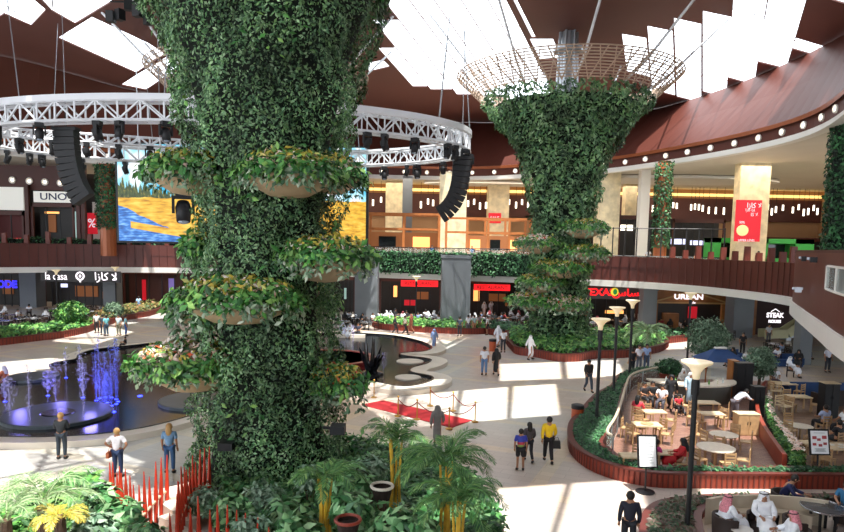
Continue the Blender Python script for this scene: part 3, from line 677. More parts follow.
# dark-framed terrace screen on the right gallery, right of the far tower
t = thing('terrace_screen', 'dark metal framed terrace screen on the upper level right of the far tower', 'screen')
SP2 = [(DY(px, 240, 66.5+.0*px)[0], 67.5-(px-595)*.03) for px in range(592, 716, 11)]
for x, y in SP2: mb = MB(); mb.box((x, y, 8.5), (.1, .1, 4.0)); mb.build('post', M_black, t)
mb = MB()
for z in (7.6, 10.4): mb.tube([(x, y, z) for x, y in SP2], .05, 5)
mb.build('rails', M_black, t)
mb = MB(); mb.loft([[(x, y, 6.6) for x, y in SP2], [(x, y, 7.6) for x, y in SP2]], closed=False); mb.build('glass', M_glassr, t)
# ================================================================ planted towers
PROF = [(0, 2.75), (1.2, 2.5), (3, 2.32), (6, 2.25), (8.5, 2.28), (10.2, 2.42), (11.7, 2.66), (13, 2.95), (14.2, 3.2), (15.2, 3.5), (16.6, 4.08), (18, 4.95), (19.5, 6.2), (21, 7.4)]
PZ = np.array([p[0] for p in PROF]); PR = np.array([p[1] for p in PROF])
def prad(z): return np.interp(z, PZ, PR)
M_trunk = mat('wall_plants', 'ffffff', .6, island=['1c3a22', '315434', '4d7546', '74995f', '446a46', '8fac80', '507c56'], var=.6, vscale=.45)
M_leafl = mat('bright_leaves', 'ffffff', .55, island=['1d4a20', '2f6c2c', '4e8f3c', '86b058', '3a7a3e'], var=.25, vscale=1.)
M_silver = mat('silvery_leaves', 'ffffff', .6, island=['3a6344', '6c8f6c', 'a5b898', '2f5a3a', 'c9cfb8', '4f7d55'], var=.3, vscale=1.)
M_yel = mat('yellow_leaves', 'ffffff', .55, island=['b3a13a', 'd6b94a', '8fa03e', 'e2cf86'], var=.2, vscale=2.)
M_flw = mat('pale_flowers', 'ffffff', .6, island=['f0e2da', 'f3ecdc', 'e8b9a8', 'f2d9c8'], var=.1)
M_flr = mat('red_flowers', 'ffffff', .6, island=['d0402c', 'e06a3a', 'c8342e', 'ef8a50'], var=.1)
M_bowl2 = mat('sandstone_planter', 'b39a7c', .7, var=.12, vscale=2)
M_lat = mat('lattice_wood', 'b9a28f', .6, var=.1, vscale=3)
def tower_leaves(n, ls, zmax=20.6, name='wall_planting', parent=None, m=None, clump=1., core=True):
    zg = np.linspace(0, zmax, 400); cdf = np.cumsum(prad(zg)*np.where((zg > 17), 1.25, 1.)); z = np.interp(RNG.random(n), cdf/cdf[-1], zg); a = RNG.random(n)*2*PI
    lump = .16*np.sin(a*5+z*1.3)+.13*np.sin(a*9-z*2.1+1)+.10*np.sin(a*14+z*3.7)+.10*np.cos(z*2.6+np.sin(a*3)*2)
    r = prad(z)*(1+.0*z)+lump*clump*1.1-.12*RNG.random(n)
    P = np.stack([r*np.cos(a), r*np.sin(a), z], 1); Nn = np.stack([np.cos(a), np.sin(a), np.full(n, -.1)], 1)
    V, Fq = leaves(P, Nn, ls*(.5+1.*RNG.random(n)), up=.35, jit=.55)
    if core:
        mb = MB(); mb.lathe([(r_-.6, z_) for z_, r_ in PROF[:-2]]+[(float(prad(19.9))-.65, 19.9), (.2, 19.9)], n=40); mb.build('core', M_core, parent, smooth=True)
    return leafmesh(name, V, Fq, m or M_trunk, parent)
def lattice(parent, n=44, rows=12):
    z0, z1, r0, r1 = 20.5, 22.35, 7.1, 9.1
    for i in range(0, n):
        a = 2*PI*i/n; mb = MB()
        for j in range(rows):
            pass
    mb = MB()
    for i in range(n):
        a = 2*PI*i/n; b = a+.10
        mb.bar((r0*math.cos(a), r0*math.sin(a), z0), (r1*math.cos(b), r1*math.sin(b), z1), .075)
        mb.bar((r0*math.cos(a), r0*math.sin(a), z0), (r1*math.cos(a-.10), r1*math.sin(a-.10), z1), .075)
    for j in range(1, rows+1):
        t = j/rows; r = r0+(r1-r0)*t; z = z0+(z1-z0)*t
        mb.tube([(r*math.cos(2*PI*k/64), r*math.sin(2*PI*k/64), z) for k in range(64)], .05, 4, closed=True)
    mb.build('lattice_rim', M_lat, parent)
def mast(parent):
    mb = MB(); mb.tube([(0, 0, 20.5), (0, 0, ZR+.2)], .55, 12); 
    for a in range(6): aa = a*PI/3; mb.tube([(.85*math.cos(aa), .85*math.sin(aa), 20.8), (.7*math.cos(aa), .7*math.sin(aa), ZR)], .12, 6)
    mb.lathe([(1.25, 24.4), (1.25, 24.7), (.4, 24.7)], n=16); mb.build('mast', M_steel, parent)
    for k in range(10):
        a = 2*PI*k/10+.2; mb = MB(); mb.tube([(6.2*math.cos(a), 6.2*math.sin(a), 20.7), (8.0*math.cos(a+.05), 8.0*math.sin(a+.05), 22.0), (12.0*math.cos(a+.1), 12.0*math.sin(a+.1), ZR)], .1, 6); mb.build('strut', M_whitemetal, parent)
def tower_planter(parent, ang, z, rr, wide, dens, kind, hang=.7, hgt=1.0, bowl=True, ls=.26):
    """half-bowl planter fixed to the tower's side and its planting (a part with sub-parts)"""
    r0 = float(prad(z))-.25; cx = (r0+rr*.25)*math.cos(ang); cy = (r0+rr*.25)*math.sin(ang)
    mb = MB(); M = Matrix.Rotation(ang, 3, 'Z')
    prof = [(.05, -.62), (.45, -.55), (.8, -.3), (1.0, -.02), (1.03, .05), (.95, .05), (.9, -.1)]
    o = len(mb.v); mb.lathe([(a, b) for a, b in prof], n=24)
    mb.v = [tuple(M @ Vector((v[0]*rr, v[1]*wide, v[2]*rr*.85))+Vector((cx, cy, z))) for v in mb.v]
    b = mb.build('planter', M_bowl2, parent, smooth=True)
    def grow(name, m, n, dz, sz, rad, hh, droop=False, ls_=ls, jit=.6):
        u = RNG.random(n)*2*PI; q = np.sqrt(RNG.random(n)) if not droop else .85+.25*RNG.random(n)
        x = np.cos(u)*q*rr*rad; y = np.sin(u)*q*wide*rad
        zz = dz+hh*(1-.6*q*q)*RNG.random(n)**.7 if not droop else dz-hang*RNG.random(n)**1.4*(.5+.5*np.sin(u*5+z)**2)
        L = np.stack([x, y, zz], 1); Mm = np.array(M); P = L@Mm.T+np.array([cx, cy, z])
        Nn = np.stack([np.cos(u)*q, np.sin(u)*q, .5+0*q], 1)@Mm.T
        V, Fq = leaves(P, Nn, sz*(.6+.9*RNG.random(n)), up=.3, jit=jit); return leafmesh(name, V, Fq, m, b)
    grow('foliage', M_leafl, int(dens*900), -.1, ls, 1.3, hgt)
    grow('trailing_leaves', M_silver if kind != 'green' else M_trunk, int(dens*420), .15, ls*.8, 1.12, .3, True)
    grow('yellow_foliage', M_yel, int(dens*(260 if kind != 'pale' else 120)), hgt*.45, ls*.7, 1.0, hgt*.45)
    grow('flowers', M_flw if kind != 'red' else M_flr, int(dens*(230 if kind != 'pale' else 950)), hgt*.15, ls*(.6 if kind != 'pale' else .8), 1.05, hgt*.75)
    if kind == 'pale': grow('red_flowers', M_flr, int(dens*50), hgt*.3, ls*.8, 1., hgt*.6)
    return b
TX, TY = -5.35, 22.6
t1 = thing('planted_tower', 'huge near tower clad in green plants, flaring upward, with flower-filled bowls', 'planted tower', (TX, TY, 0))
tower_leaves(125000, .12, parent=t1)
lattice(t1, 44, 9); mast(t1)
# a few bright sprigs and yellow tufts on the trunk
n = 2600; z = RNG.random(n)*17; a = RNG.random(n)*2*PI; k = np.sin(a*4+z*.9)+np.sin(z*1.7-a*2) > .9; z = z[k]; a = a[k]; r = prad(z)+.12
V, Fq = leaves(np.stack([r*np.cos(a), r*np.sin(a), z], 1), np.stack([np.cos(a), np.sin(a), 0*a+.2], 1), .26, up=.5); leafmesh('fern_tufts', V, Fq, M_leafl, t1)
for px, y in ((227, 445), (338, 429)):
    p = DY(px, y, 20.0); mb = MB(); q = (p[0]-TX, p[1]-TY, p[2]); mb.box(q, (.45, .5, .25)); mb.bar((q[0]*.8, q[1]*.8, q[2]-.1), q, .08); mb.build('floodlight', M_black, t1)
A = lambda d: R(d)
for ang, z, rr, wide, dens, kind, hang in (
    (200, 10.45, 1.25, 1.05, 1.2, 'mixed', .7), (-62, 10.3, 1.2, 1.35, 1.5, 'mixed', .6), (-27, 7.75, 1.4, 1.3, 1.5, 'mixed', .7), (-101, 6.4, 1.3, 1.75, 1.9, 'mixed', .8),
    (-160, 5.9, .9, 1.1, 1.3, 'pale', 1.5), (-163, 4.1, 1.7, 1.6, 2.6, 'pale', .6), (-2, 3.3, .95, .95, 1.1, 'red', 1.0), (175, 8.0, .6, 1.2, 1., 'green', 1.3),
    (-18, 10.4, .9, .9, .9, 'green', .8), (80, 6, 1.3, 1.5, 1., 'mixed', .8), (120, 10, 1.3, 1.5, 1., 'mixed', .8)):
    tower_planter(t1, R(ang), z, rr, wide, dens, kind, hang)
FX, FY = 11.7, 55.5
t2 = thing('planted_tower', 'far tower clad in green plants beneath a wide lattice crown', 'planted tower', (FX, FY, 0))
tower_leaves(26000, .32, parent=t2, clump=1.); lattice(t2, 48, 11); mast(t2)
for ang, z, rr, wide, dens, kind in ((-150, 8.6, 1.6, 1.7, 1.1, 'pale'), (-60, 9.9, 1.6, 1.7, 1.1, 'mixed'), (-55, 7.9, 1.6, 1.8, 1.1, 'mixed'), (-100, 6.6, 1.5, 2.0, 1.2, 'green'), (-140, 5.4, 1.6, 1.7, 1.5, 'mixed'), (-165, 3.8, 1.6, 1.9, 1.7, 'pale'), (-90, 3.6, 1.0, 1.8, 1., 'pale'), (60, 8, 1.5, 1.8, .8, 'mixed')):
    tower_planter(t2, R(ang), z, rr, wide, dens, kind, .9, .9, ls=.34)
t3 = thing('planted_tower', 'third planted tower almost hidden behind the near one, lattice crown peeping out', 'planted tower', (-14, 56.3, 0)); tower_leaves(9000, .45, parent=t3); lattice(t3, 44, 9); mast(t3)
# ================================================================ lighting truss ring with stage lights
def truss(pts, h, wd, closed, name, parent, m, chord=.08, step=1, web=.045):
    """box truss along a path: four chords, and web bars between them"""
    mb = MB(); n = len(pts); O = offset([p[:2] for p in pts], wd, closed)
    A1 = [(p[0], p[1], p[2]) for p in pts]; B1 = [(p[0], p[1], p[2]+h) for p in pts]; A2 = [(o[0], o[1], p[2]) for o, p in zip(O, pts)]; B2_ = [(o[0], o[1], p[2]+h) for o, p in zip(O, pts)]
    for c in (A1, B1, A2, B2_): mb.tube(c, chord, 6, closed=closed)
    for i in range(n if closed else n-1):
        j = (i+1) % n
        a, b = (A1[i], B1[j]) if i % 2 else (B1[i], A1[j]); mb.bar(a, b, web*2)
        a, b = (A2[i], B2_[j]) if i % 2 else (B2_[i], A2[j]); mb.bar(a, b, web*2)
        mb.bar(A1[i], B1[i], web*2); mb.bar(A2[i], B2_[i], web*2); mb.bar(A1[i], A2[j], web*1.6); mb.bar(B1[i], B2_[j], web*1.6); mb.bar(A1[i], A2[i], web*1.6); mb.bar(B1[i], B2_[i], web*1.6)
    return mb.build(name, m, parent)
CXR, CYR, RXR, RYR, ZT = -15.2, 50, 18.6, 11.3, 15.3
ring = [(CXR+RXR*math.cos(2*PI*i/84), CYR+RYR*math.sin(2*PI*i/84), ZT) for i in range(84)]
t = thing('truss_ring', 'large white oval ring of box truss hung high around the near tower', 'truss', (0, 0, 0))
truss(ring, 1.15, .95, True, 'truss_frame', t, M_whitemetal, .10)
mb = MB(); mb.wall([(p[0], p[1]) for p in ring], ZT+1.15, ZT+1.5, -.12, closed=True); mb.build('cover_band', M_whitemetal, t)
for i in range(0, 84, 7):
    x, y, z = ring[i]; mb = MB(); mb.tube([(x, y, ZT+1.1), (x+(.8 if i % 2 else -.8), y, ZR)], .035, 4); mb.build('cable', M_steel, t)
t = thing('truss_beam', 'straight white lighting truss inside the ring, left of the near tower', 'truss')
a = DY(-40, 135, 47); b = DY(190, 136, 52); L = rs([a[:2], b[:2]], 22); truss([(x, y, 15.6) for x, y in L], .6, .6, False, 'truss_frame', t, M_whitemetal, .06)
for k in (3, 18): mb = MB(); mb.tube([(L[k][0], L[k][1], 16.2), (L[k][0], L[k][1], ZR)], .035, 4); mb.build('cable', M_steel, t)
def moving_head():
    t = thing('stage_light', 'x', 'stage light', (0, 0, 0))
    mb = MB(); mb.box((0, 0, -.12), (.42, .34, .2)); mb.build('base', M_black, t)
    mb = MB(); mb.box((-.27, 0, -.42), (.08, .16, .5)); mb.box((.27, 0, -.42), (.08, .16, .5)); mb.box((0, 0, -.22), (.6, .2, .08)); mb.build('yoke', M_black, t)
    h = MB(); h.tube([(0, .12, -.35), (0, .05, -.5), (0, -.1, -.9)], [.17, .22, .19], 12); h = h.build('lamp_head', M_black, t, smooth=True)
    l = MB(); l.ell((0, -.11, -.9), (.15, .06, .08), 10, 5); l.build('lens', mat('lens_glass', '8f9aa6', .1, spec=.8), h)
    return t
MH = Proto(moving_head())
rg = random.Random(11)
for i in range(84):
    if (i % 3 == 0 or (i % 3 == 1 and rg.random() < .35)) and -10 < PX(*ring[i])[0] < 855:
        x, y, z = ring[i]; s = rg.uniform(1., 1.35)
        MH.put((x*.995, y, ZT-.06), rg.uniform(0, 6), 'black moving stage light hanging below the oval white truss ring', 'stage lights under the truss ring', s)
for k in (2, 5, 8, 11, 14, 17, 20): MH.put((L[k][0], L[k][1], 15.55), rg.uniform(0, 6), 'black moving stage light hanging below the straight inner truss', 'stage lights under the inner truss', 1.2)
p = DY(183, 190, 33); r = MH.put((p[0], p[1], p[2]), R(20), 'big black moving-head light hanging in front of the LED screen', None, 1.75)
t = thing('hanging_pole', 'thin dark pole hanging down beside the near tower, carrying the big moving-head light', 'pole', p); mb = MB(); mb.tube([(0, 0, .02), (0, 0, ZR-p[2])], .03, 6); mb.build('rod', M_black, t)
def line_array(px, py, Y, flip, lab, n=13, bend=.33):
    x, y, z = DY(px, py, Y); t = thing('speaker_array', lab, 'loudspeaker', (x, y, z)); cx = cz = 0.; ang = 0.
    mb = MB(); mb.box((0, 0, .12), (1.5, .7, .2)); mb.tube([(0, 0, .2), (0, 0, 1.6)], .05, 5); mb.build('rigging', M_black, t)
    mb = MB(); mb.tube([(0, 0, 1.5), (0, 0, ZR-z)], .03, 4); mb.build('cable', M_steel, t)
    for i in range(n):
        ang = R(2+i*i*bend)*flip; h = .4
        nx = cx+math.sin(ang)*h; nz = cz-math.cos(ang)*h
        mb = MB(); mb.box(((cx+nx)/2, 0, (cz+nz)/2), (1.25, .75, h*.9), ry=-ang, taper=1.04); mb.build('cabinet', M_black, t); cx, cz = nx, nz
line_array(66, 131, 41, 1, 'long black curved speaker array hanging at the left of the truss ring', 11)
line_array(462, 160, 47, -1, 'black curved speaker array hanging at the right end of the truss ring', 11, .55)
# ================================================================ LED screen
def screen_mat():
    m = bpy.data.materials.new('landscape_picture'); m.use_nodes = True; nt = m.node_tree; b = nt.nodes['Principled BSDF']; N = nt.nodes.new; L = nt.links.new
    tc = N('ShaderNodeTexCoord'); sp = N('ShaderNodeSeparateXYZ'); L(tc.outputs['Generated'], sp.inputs[0]); X, Z = sp.outputs[0], sp.outputs[2]
    def noise(sx, sz, sc, det=4):
        mp = N('ShaderNodeMapping'); mp.inputs['Scale'].default_value = (sx, 0, sz); L(tc.outputs['Generated'], mp.inputs[0]); n = N('ShaderNodeTexNoise'); n.inputs['Scale'].default_value = sc; n.inputs['Detail'].default_value = det; L(mp.outputs[0], n.inputs[0]); return n.outputs['Fac']
    def ma(op, a, b_=None, c=None):
        n = N('ShaderNodeMath'); n.operation = op
        for i, v in enumerate((a, b_, c)):
            if v is None: continue
            if isinstance(v, (int, float)): n.inputs[i].default_value = v
            else: L(v, n.inputs[i])
        return n.outputs[0]
    def ramp(f, els):
        r = N('ShaderNodeValToRGB'); L(f, r.inputs[0]); e = r.color_ramp.elements
        for i, (p, h) in enumerate(els):
            q = e[i] if i < 2 else e.new(p); q.position = p; q.color = (*hexc(h), 1)
        return r.outputs[0]
    def mix(f, a, b_):
        n = N('ShaderNodeMix'); n.data_type = 'RGBA'; L(f, n.inputs[0]); L(a, n.inputs[6]); L(b_, n.inputs[7]); return n.outputs[2]
    sky = ramp(noise(1.6, 1., 3.2), [(.38, '2fb4dc'), (.5, '9fdcec'), (.58, 'f6fbff'), (.75, 'ffffff')])
    gold = ramp(noise(3, 8, 4), [(.3, 'a8731a'), (.5, 'e0aa2c'), (.7, 'f0cc58')])
    water = ramp(noise(3, 10, 5), [(.3, '1c3f7c'), (.5, '2f74c8'), (.7, '8fc4ee')])
    trees = ramp(noise(12, 4, 5), [(.3, '1c2c18'), (.55, '47552a'), (.7, 'a08a3a')])
    # tree line: spiky upper edge
    spike = ma('MULTIPLY', noise(34, 0, 1.4, 2), .5); left = ma('MULTIPLY', ma('SUBTRACT', .30, X), .25)
    line = ma('ADD', ma('ADD', spike, .28), left)
    s1 = ma('LESS_THAN', Z, line)
    c = mix(s1, sky, trees)
    g1 = ma('LESS_THAN', Z, ma('ADD', .42, ma('MULTIPLY', noise(8, 0, 1), .06))); c = mix(g1, c, gold)
    # river: between a curved far bank and a near golden bank
    bank = ma('SUBTRACT', .34, ma('MULTIPLY', X, .75)); w1 = ma('LESS_THAN', Z, ma('ADD', bank, ma('MULTIPLY', noise(5, 2, 2), .08))); c = mix(w1, c, water)
    b2 = ma('MULTIPLY', ma('LESS_THAN', ma('ABSOLUTE', ma('SUBTRACT', Z, ma('SUBTRACT', .19, ma('MULTIPLY', X, .25)))), .035), ma('GREATER_THAN', X, .08)); c = mix(b2, c, gold)
    nt.links.new(c, b.inputs['Emission Color']); b.inputs['Emission Strength'].default_value = 1.0; b.inputs['Base Color'].default_value = (0, 0, 0, 1); b.inputs['Roughness'].default_value = .4
    return m
YS = 63
x0 = DY(118, 190, YS)[0]; x1 = DY(366, 190, YS)[0]; zt = DY(140, 144, YS)[2]; zb = DY(140, 241, YS)[2]
t = thing('led_screen', 'giant LED screen showing a golden riverside landscape under a cloudy sky', 'screen', ((x0+x1)/2, YS, (zt+zb)/2)); W = x1-x0; H = zt-zb
# the picture repeats the same view on the two halves of the long screen
mb = MB(); mb.box((0, .25, 0), (W+.5, .4, H+.4)); mb.build('frame', M_black, t)
mS = screen_mat()
mb = MB(); mb.box((-W/2+7.2, 0, 0), (14.4, .08, H)); mb.build('picture', mS, t)
mb = MB(); mb.box((14.4/2, 0, 0), (W-14.4, .08, H)); mb.build('picture', mS, t)
for s in (-.42, 0, .42): mb = MB(); mb.tube([(W*s, .3, H/2), (W*s, .3, ZR-(zt+zb)/2)], .05, 5); mb.build('cable', M_steel, t)
# white truss holding the screen's left edge
# extra black fixtures clustered at the tower top
t = thing('stage_light_cluster', 'cluster of small black lights hung on pipes beside the near tower top', 'stage light', DY(131, 10, 26))
mb = MB(); 
for q in range(5): mb.box((q*.35-.8, rg.uniform(-.2, .2), rg.uniform(-.4, .2)), (.28, .3, .4), rz=q)
mb.tube([(-.8, 0, .3), (1, 0, .3)], .04, 5); mb.tube([(0, 0, .3), (0, 0, 26-DY(131, 10, 26)[2])], .03, 5); mb.build('fixtures', M_black, t)
# ================================================================ ground: pools, beds, terraces
M_water = mat('dark_water', '0b0d12', .16, spec=.35, bump=.06, bscale=2.)
M_coping = mat('pale_coping', 'd9cfbf', .45, var=.08, vscale=.6)
M_pooledge = mat('black_granite', '16171b', .2)
M_disc = mat('grey_stone_disc', '3c454b', .35, var=.2, vscale=1.2)
M_rust = mat('rust_planter_wall', '85321f', .5, var=.15, vscale=1.5)
M_rustd = mat('rust_rib', '5c2016', .5)
M_brick = None
def brick_mat(name, c1, c2, mo, bw=.3, rh=.12):
    m = bpy.data.materials.new(name); m.use_nodes = True; nt = m.node_tree; b = nt.nodes['Principled BSDF']
    tc = nt.nodes.new('ShaderNodeTexCoord'); br = nt.nodes.new('ShaderNodeTexBrick'); br.inputs['Scale'].default_value = 1; br.inputs['Brick Width'].default_value = bw; br.inputs['Row Height'].default_value = rh; br.inputs['Mortar Size'].default_value = .012
    br.inputs['Color1'].default_value = (*hexc(c1), 1); br.inputs['Color2'].default_value = (*hexc(c2), 1); br.inputs['Mortar'].default_value = (*hexc(mo), 1)
    nt.links.new(tc.outputs['Object'], br.inputs[0]); nt.links.new(br.outputs[0], b.inputs['Base Color']); b.inputs['Roughness'].default_value = .5; return m
M_brick = brick_mat('terrace_brick', '94705f', '7f5a4c', '66493f'); M_deck = brick_mat('terrace_deck', '8d6f58', '7a5c48', '5a4336', 1.2, .14)
def gp(pts, k=5, closed=True, z=0.): return spline([G(x, y, z)[:2] for x, y in pts], k, closed)
def ccw(P):
    A = sum(P[i-1][0]*P[i][1]-P[i][0]*P[i-1][1] for i in range(len(P))); return P if A > 0 else P[::-1]
def poly_sample(P, n):
    P = np.array(P); lo, hi = P.min(0), P.max(0); out = np.zeros((0, 2))
    while len(out) < n:
        q = lo+(hi-lo)*RNG.random((n*2, 2)); c = np.zeros(len(q), bool)
        for i in range(len(P)):
            x1, y1 = P[i-1]; x2, y2 = P[i]
            if y1 == y2: continue
            m = ((y1 > q[:, 1]) != (y2 > q[:, 1])) & (q[:, 0] < (x2-x1)*(q[:, 1]-y1)/(y2-y1)+x1); c ^= m
        out = np.concatenate([out, q[c]])
    return out[:n]
def pool(P, name, lab, copw=.5):
    P = ccw(P); t = thing(name, lab, 'pool'); mb = MB(); mb.prism(P, .005, .16); mb.build('water', M_water, t)
    mb = MB(); mb.wall(P, 0., .3, .12, closed=True); mb.build('inner_edge', M_pooledge, t)
    mb = MB(); mb.wall(offset(P, -.0, True), 0., .26, -copw, closed=True); mb.build('coping', M_coping, t)
    return t
LP = gp([(-60, 441), (0, 443), (55, 443), (110, 439), (160, 430), (205, 416), (238, 400), (235, 372), (200, 352), (165, 346), (129, 349), (95, 353), (79, 358), (75, 363), (60, 365.5), (49, 369), (51, 376), (38, 383), (14, 386), (0, 387), (-60, 391)])
pool(LP, 'fountain_pool', 'big dark fountain pool with wavy pale rim at the left', .75)
CPL = gp([(333, 335.5), (386, 337.5), (417, 343), (432, 350), (425, 354.5), (402, 356.5), (405, 359), (430, 362.5), (428, 367), (413, 371.5), (412, 376), (432, 380.5), (430, 386), (404, 391), (370, 386), (335, 388), (305, 378), (296, 355), (308, 340)])
pool(CPL, 'reflecting_pool', 'dark pool with scalloped pale rim in the middle of the hall', 1.1)
def discplat(px, py, r, name, lab, m, h=.3, hole=True, tall=None):
    x, y, _ = G(px, py, h); t = thing(name, lab, 'platform', (x, y, 0)); mb = MB(); mb.lathe([(r, .0), (r, h), (r*.97, h+.02), (.01, h+.02)], n=40); mb.build('slab', m, t)
    if hole: mb = MB(); mb.lathe([(r*.32, h+.02), (r*.3, h+.05), (.01, h+.05)], n=24); mb.build('centre_basin', M_pooledge, t)
    return t
discplat(58, 413, 2.3, 'stone_disc', 'large grey stone disc set in the left fountain pool', M_disc)
discplat(200, 399, 2.0, 'stone_disc', 'grey stone disc in the fountain pool beside the near tower', M_disc, hole=False)
discplat(33, 376, 1.4, 'stone_disc', 'small grey lobe stone at the pool\'s left rim', M_disc, hole=False)
x, y, _ = G(328, 357, .6); t = thing('round_basin', 'round basin with blue-grey water inside a red rim beside the near tower', 'basin', (x, y, 0))
mb = MB(); mb.lathe([(3.25, 0), (3.25, .62), (2.85, .62), (2.85, .45)], n=40); mb.build('rim', mat('red_rim', '8c1f22', .35), t)
mb = MB(); mb.lathe([(2.85, .56), (.01, .56)], n=40); mb.build('water', mat('blue_grey_water', 'b4c8d4', .6, spec=.2), t)
# stones and a dark sculpture in the middle pool
for px, py, r, lab in ((410, 361, .95, 'pale flat stone lobe in the middle pool, farther one'), (408, 377, .8, 'pale flat stone lobe in the middle pool, nearer one')): discplat(px, py, r, 'stepping_stone', lab, M_coping, .22, False)
t = thing('fountain_sculpture', 'black spiky fountain sculpture in the middle pool', 'sculpture', G(371, 377))
for i in range(9): a = i*.7; mb = MB(); mb.tube([(0, 0, .1), (.5*math.cos(a), .5*math.sin(a), .9+.2*(i % 3)), (.8*math.cos(a), .8*math.sin(a), 1.6+.35*(i % 4))], [.2, .13, .02], 6); mb.build('spike', M_pooledge, t)
mb = MB(); mb.lathe([(.9, 0), (.8, .3), (.3, .45), (.01, .5)], n=16); mb.build('base', M_pooledge, t)
# water jets; the lamps' blue and violet light is put into the spray colours
M_jet = mat('lit_water_spray', 'cfc8ff', .25, alpha=.3, spec=.6); M_jetb = mat('blue_lit_spray', '7f90ff', .25, alpha=.32, spec=.6); M_ublue = mat('underwater_lamp', '3340ff', .4, emis='3040ff', estr=5.)
def jet(px, py, h, r, lab, plume=.5, m=None, lamp=True):
    t = thing('water_jet', lab, 'water jet', (*G(px, py, .15)[:2], .15)); m = m or M_jet
    mb = MB(); mb.tube([(0, 0, 0), (0, 0, h*.5), (0, 0, h)], [r, r*.8, r*.3], 7); mb.build('column', m, t)
    if plume:
        n = int(170*plume+30); a = RNG.random(n)*2*PI; q = RNG.random(n); rr = (.06+.32*plume*np.sin(q*2.6))*RNG.random(n)**.5
        P = np.stack([rr*np.cos(a), rr*np.sin(a), h*(.25+.8*q)], 1); V, Fq = leaves(P, np.stack([np.cos(a), np.sin(a), 0*a], 1), .09+.08*RNG.random(n), up=0, aspect=.6); leafmesh('spray', V, Fq, m, t)
    if lamp: mb = MB(); mb.lathe([(.09, 0), (.09, .03), (.01, .03)], n=10); mb.build('lamp', M_ublue, t)
    return t
JL = [(10, 420, 1.9, 'leftmost blue jet with spray in the big pool'), (30, 425, 2.6, 'thin violet jet before the stone disc, left'), (56, 405, 2.2, 'violet plume jet behind the stone disc'), (84, 421, 3.0, 'tall violet jet before the stone disc, right'),
      (83, 398, 1.7, 'whitish plume jet right behind the stone disc'), (66, 378, 1.8, 'thin jet far back in the big pool, left one'), (80, 380, 2.0, 'thin jet far back in the big pool, right one'), (5, 402, 1.2, 'small jet at the left end of the pool'), (48, 396, 1.3, 'short violet jet behind the disc, left of the plume')]
for px, py, h, lab in JL: jet(px, py, h, .035, lab, .9 if 'plume' in lab or 'spray' in lab else .35)
for i in range(11):
    a = 2*PI*i/11; x, y = 107+11*math.cos(a), 402+4.5*math.sin(a); jet(x, y, 2.6+.7*math.sin(i*2.1), .03, 'jet of the blue ring of jets right of the stone disc', .4, M_jetb)['group'] = 'blue ring of water jets'
jet(107, 403, 1.6, .3, 'broad bright blue water dome inside the ring of jets', 1.6, M_jetb)
jet(383, 373, 1.3, .03, 'small white spray beside the black sculpture', .8, lamp=False); jet(353, 342, 1.4, .03, 'thin jet at the far side of the middle pool', .3, lamp=False)
for px, py in ((20, 412), (60, 398), (107, 400), (90, 415)):
    l = bpy.data.lights.new('pool_lamp', 'POINT'); l.energy = 45; l.color = (.25, .22, 1); l.shadow_soft_size = .3; o = bpy.data.objects.new('pool_lamp', l); COL.objects.link(o); g = G(px, py); o.location = (g[0], g[1], .9)
for px, py, lab in ((12, 417, 'blue glowing underwater lamp by the left jets'), (113, 412, 'bright blue-white underwater lamp below the ring of jets'), (140, 396, 'blue lamp under the pale-flowered planter'), (190, 393, 'blue lamp in the pool beside the near tower')):
    t = thing('underwater_lamp', lab, 'lamp', (*G(px, py, .17)[:2], .16)); mb = MB(); mb.lathe([(.13, 0), (.12, .03), (.01, .04)], n=14); mb.build('lens', M_ublue, t)
# ---- planting beds with ribbed rust walls
def bed(P, wh, hh, n, name, lab, ls=.2, m=None, ribs=True, wall=True, th=.14, mix=None):
    P = ccw(P); t = thing(name, lab, 'planter')
    if wall:
        mb = MB(); mb.wall(P, 0, wh, th, closed=True); mb.build('wall', M_rust, t)
        mb = MB(); mb.wall(offset(P, -.05, True), wh-.05, wh+.02, .24, closed=True); mb.build('rim', M_rustd, t)
        if ribs:
            mb = MB()
            for p in resample(P+[P[0]], .26 if n < 9000 else .19): mb.box((p[0], p[1], wh/2), (.05, .05, wh-.06))
            mb.build('ribs', M_rustd, t)
    mb = MB(); mb.prism(offset(P, th*.5, True), 0, max(.03, wh-.1)); mb.build('soil', M_soil, t)
    Q = offset(P, th+.12, True); q = poly_sample(Q, n); z = max(0, wh-.1)+hh*(.25+.75*RNG.random(n))*(.75+.25*np.sin(q[:, 0]*1.7)*np.cos(q[:, 1]*1.3))
    V, Fq = leaves(np.column_stack([q, z]), np.tile([0, -.3, 1.], (n, 1)), ls*(.6+.8*RNG.random(n)), up=.4, jit=.6); leafmesh('foliage', V, Fq, m or M_hedge, t)
    if mix:
        k = n//7; q = poly_sample(Q, k); V, Fq = leaves(np.column_stack([q, np.full(k, wh+hh*.8)]), np.tile([0, -.3, 1.], (k, 1)), ls*.7*(.6+.8*RNG.random(k)), up=.4); leafmesh('blossoms', V, Fq, mix, t)
    return t
bed(gp([(511, 350), (517, 354.5), (534, 357), (557, 361.5), (579, 361.5), (597, 358.5), (629, 357.5), (660, 352), (668, 345), (650, 341), (600, 337), (560, 334), (515, 336), (506, 342)]), .6, .9, 5200, 'planting_bed', 'curved rust-walled planting bed around the foot of the far tower', .36, M_leafl)
bed(gp([(-60, 351), (0, 345.5), (34, 341.5), (68, 337), (91, 331.5), (94, 327.5), (75, 326), (40, 331), (0, 333), (-60, 336)]), .55, .6, 2800, 'planting_bed', 'long rust-walled planting bed of the left cafe', .35, M_leafl)
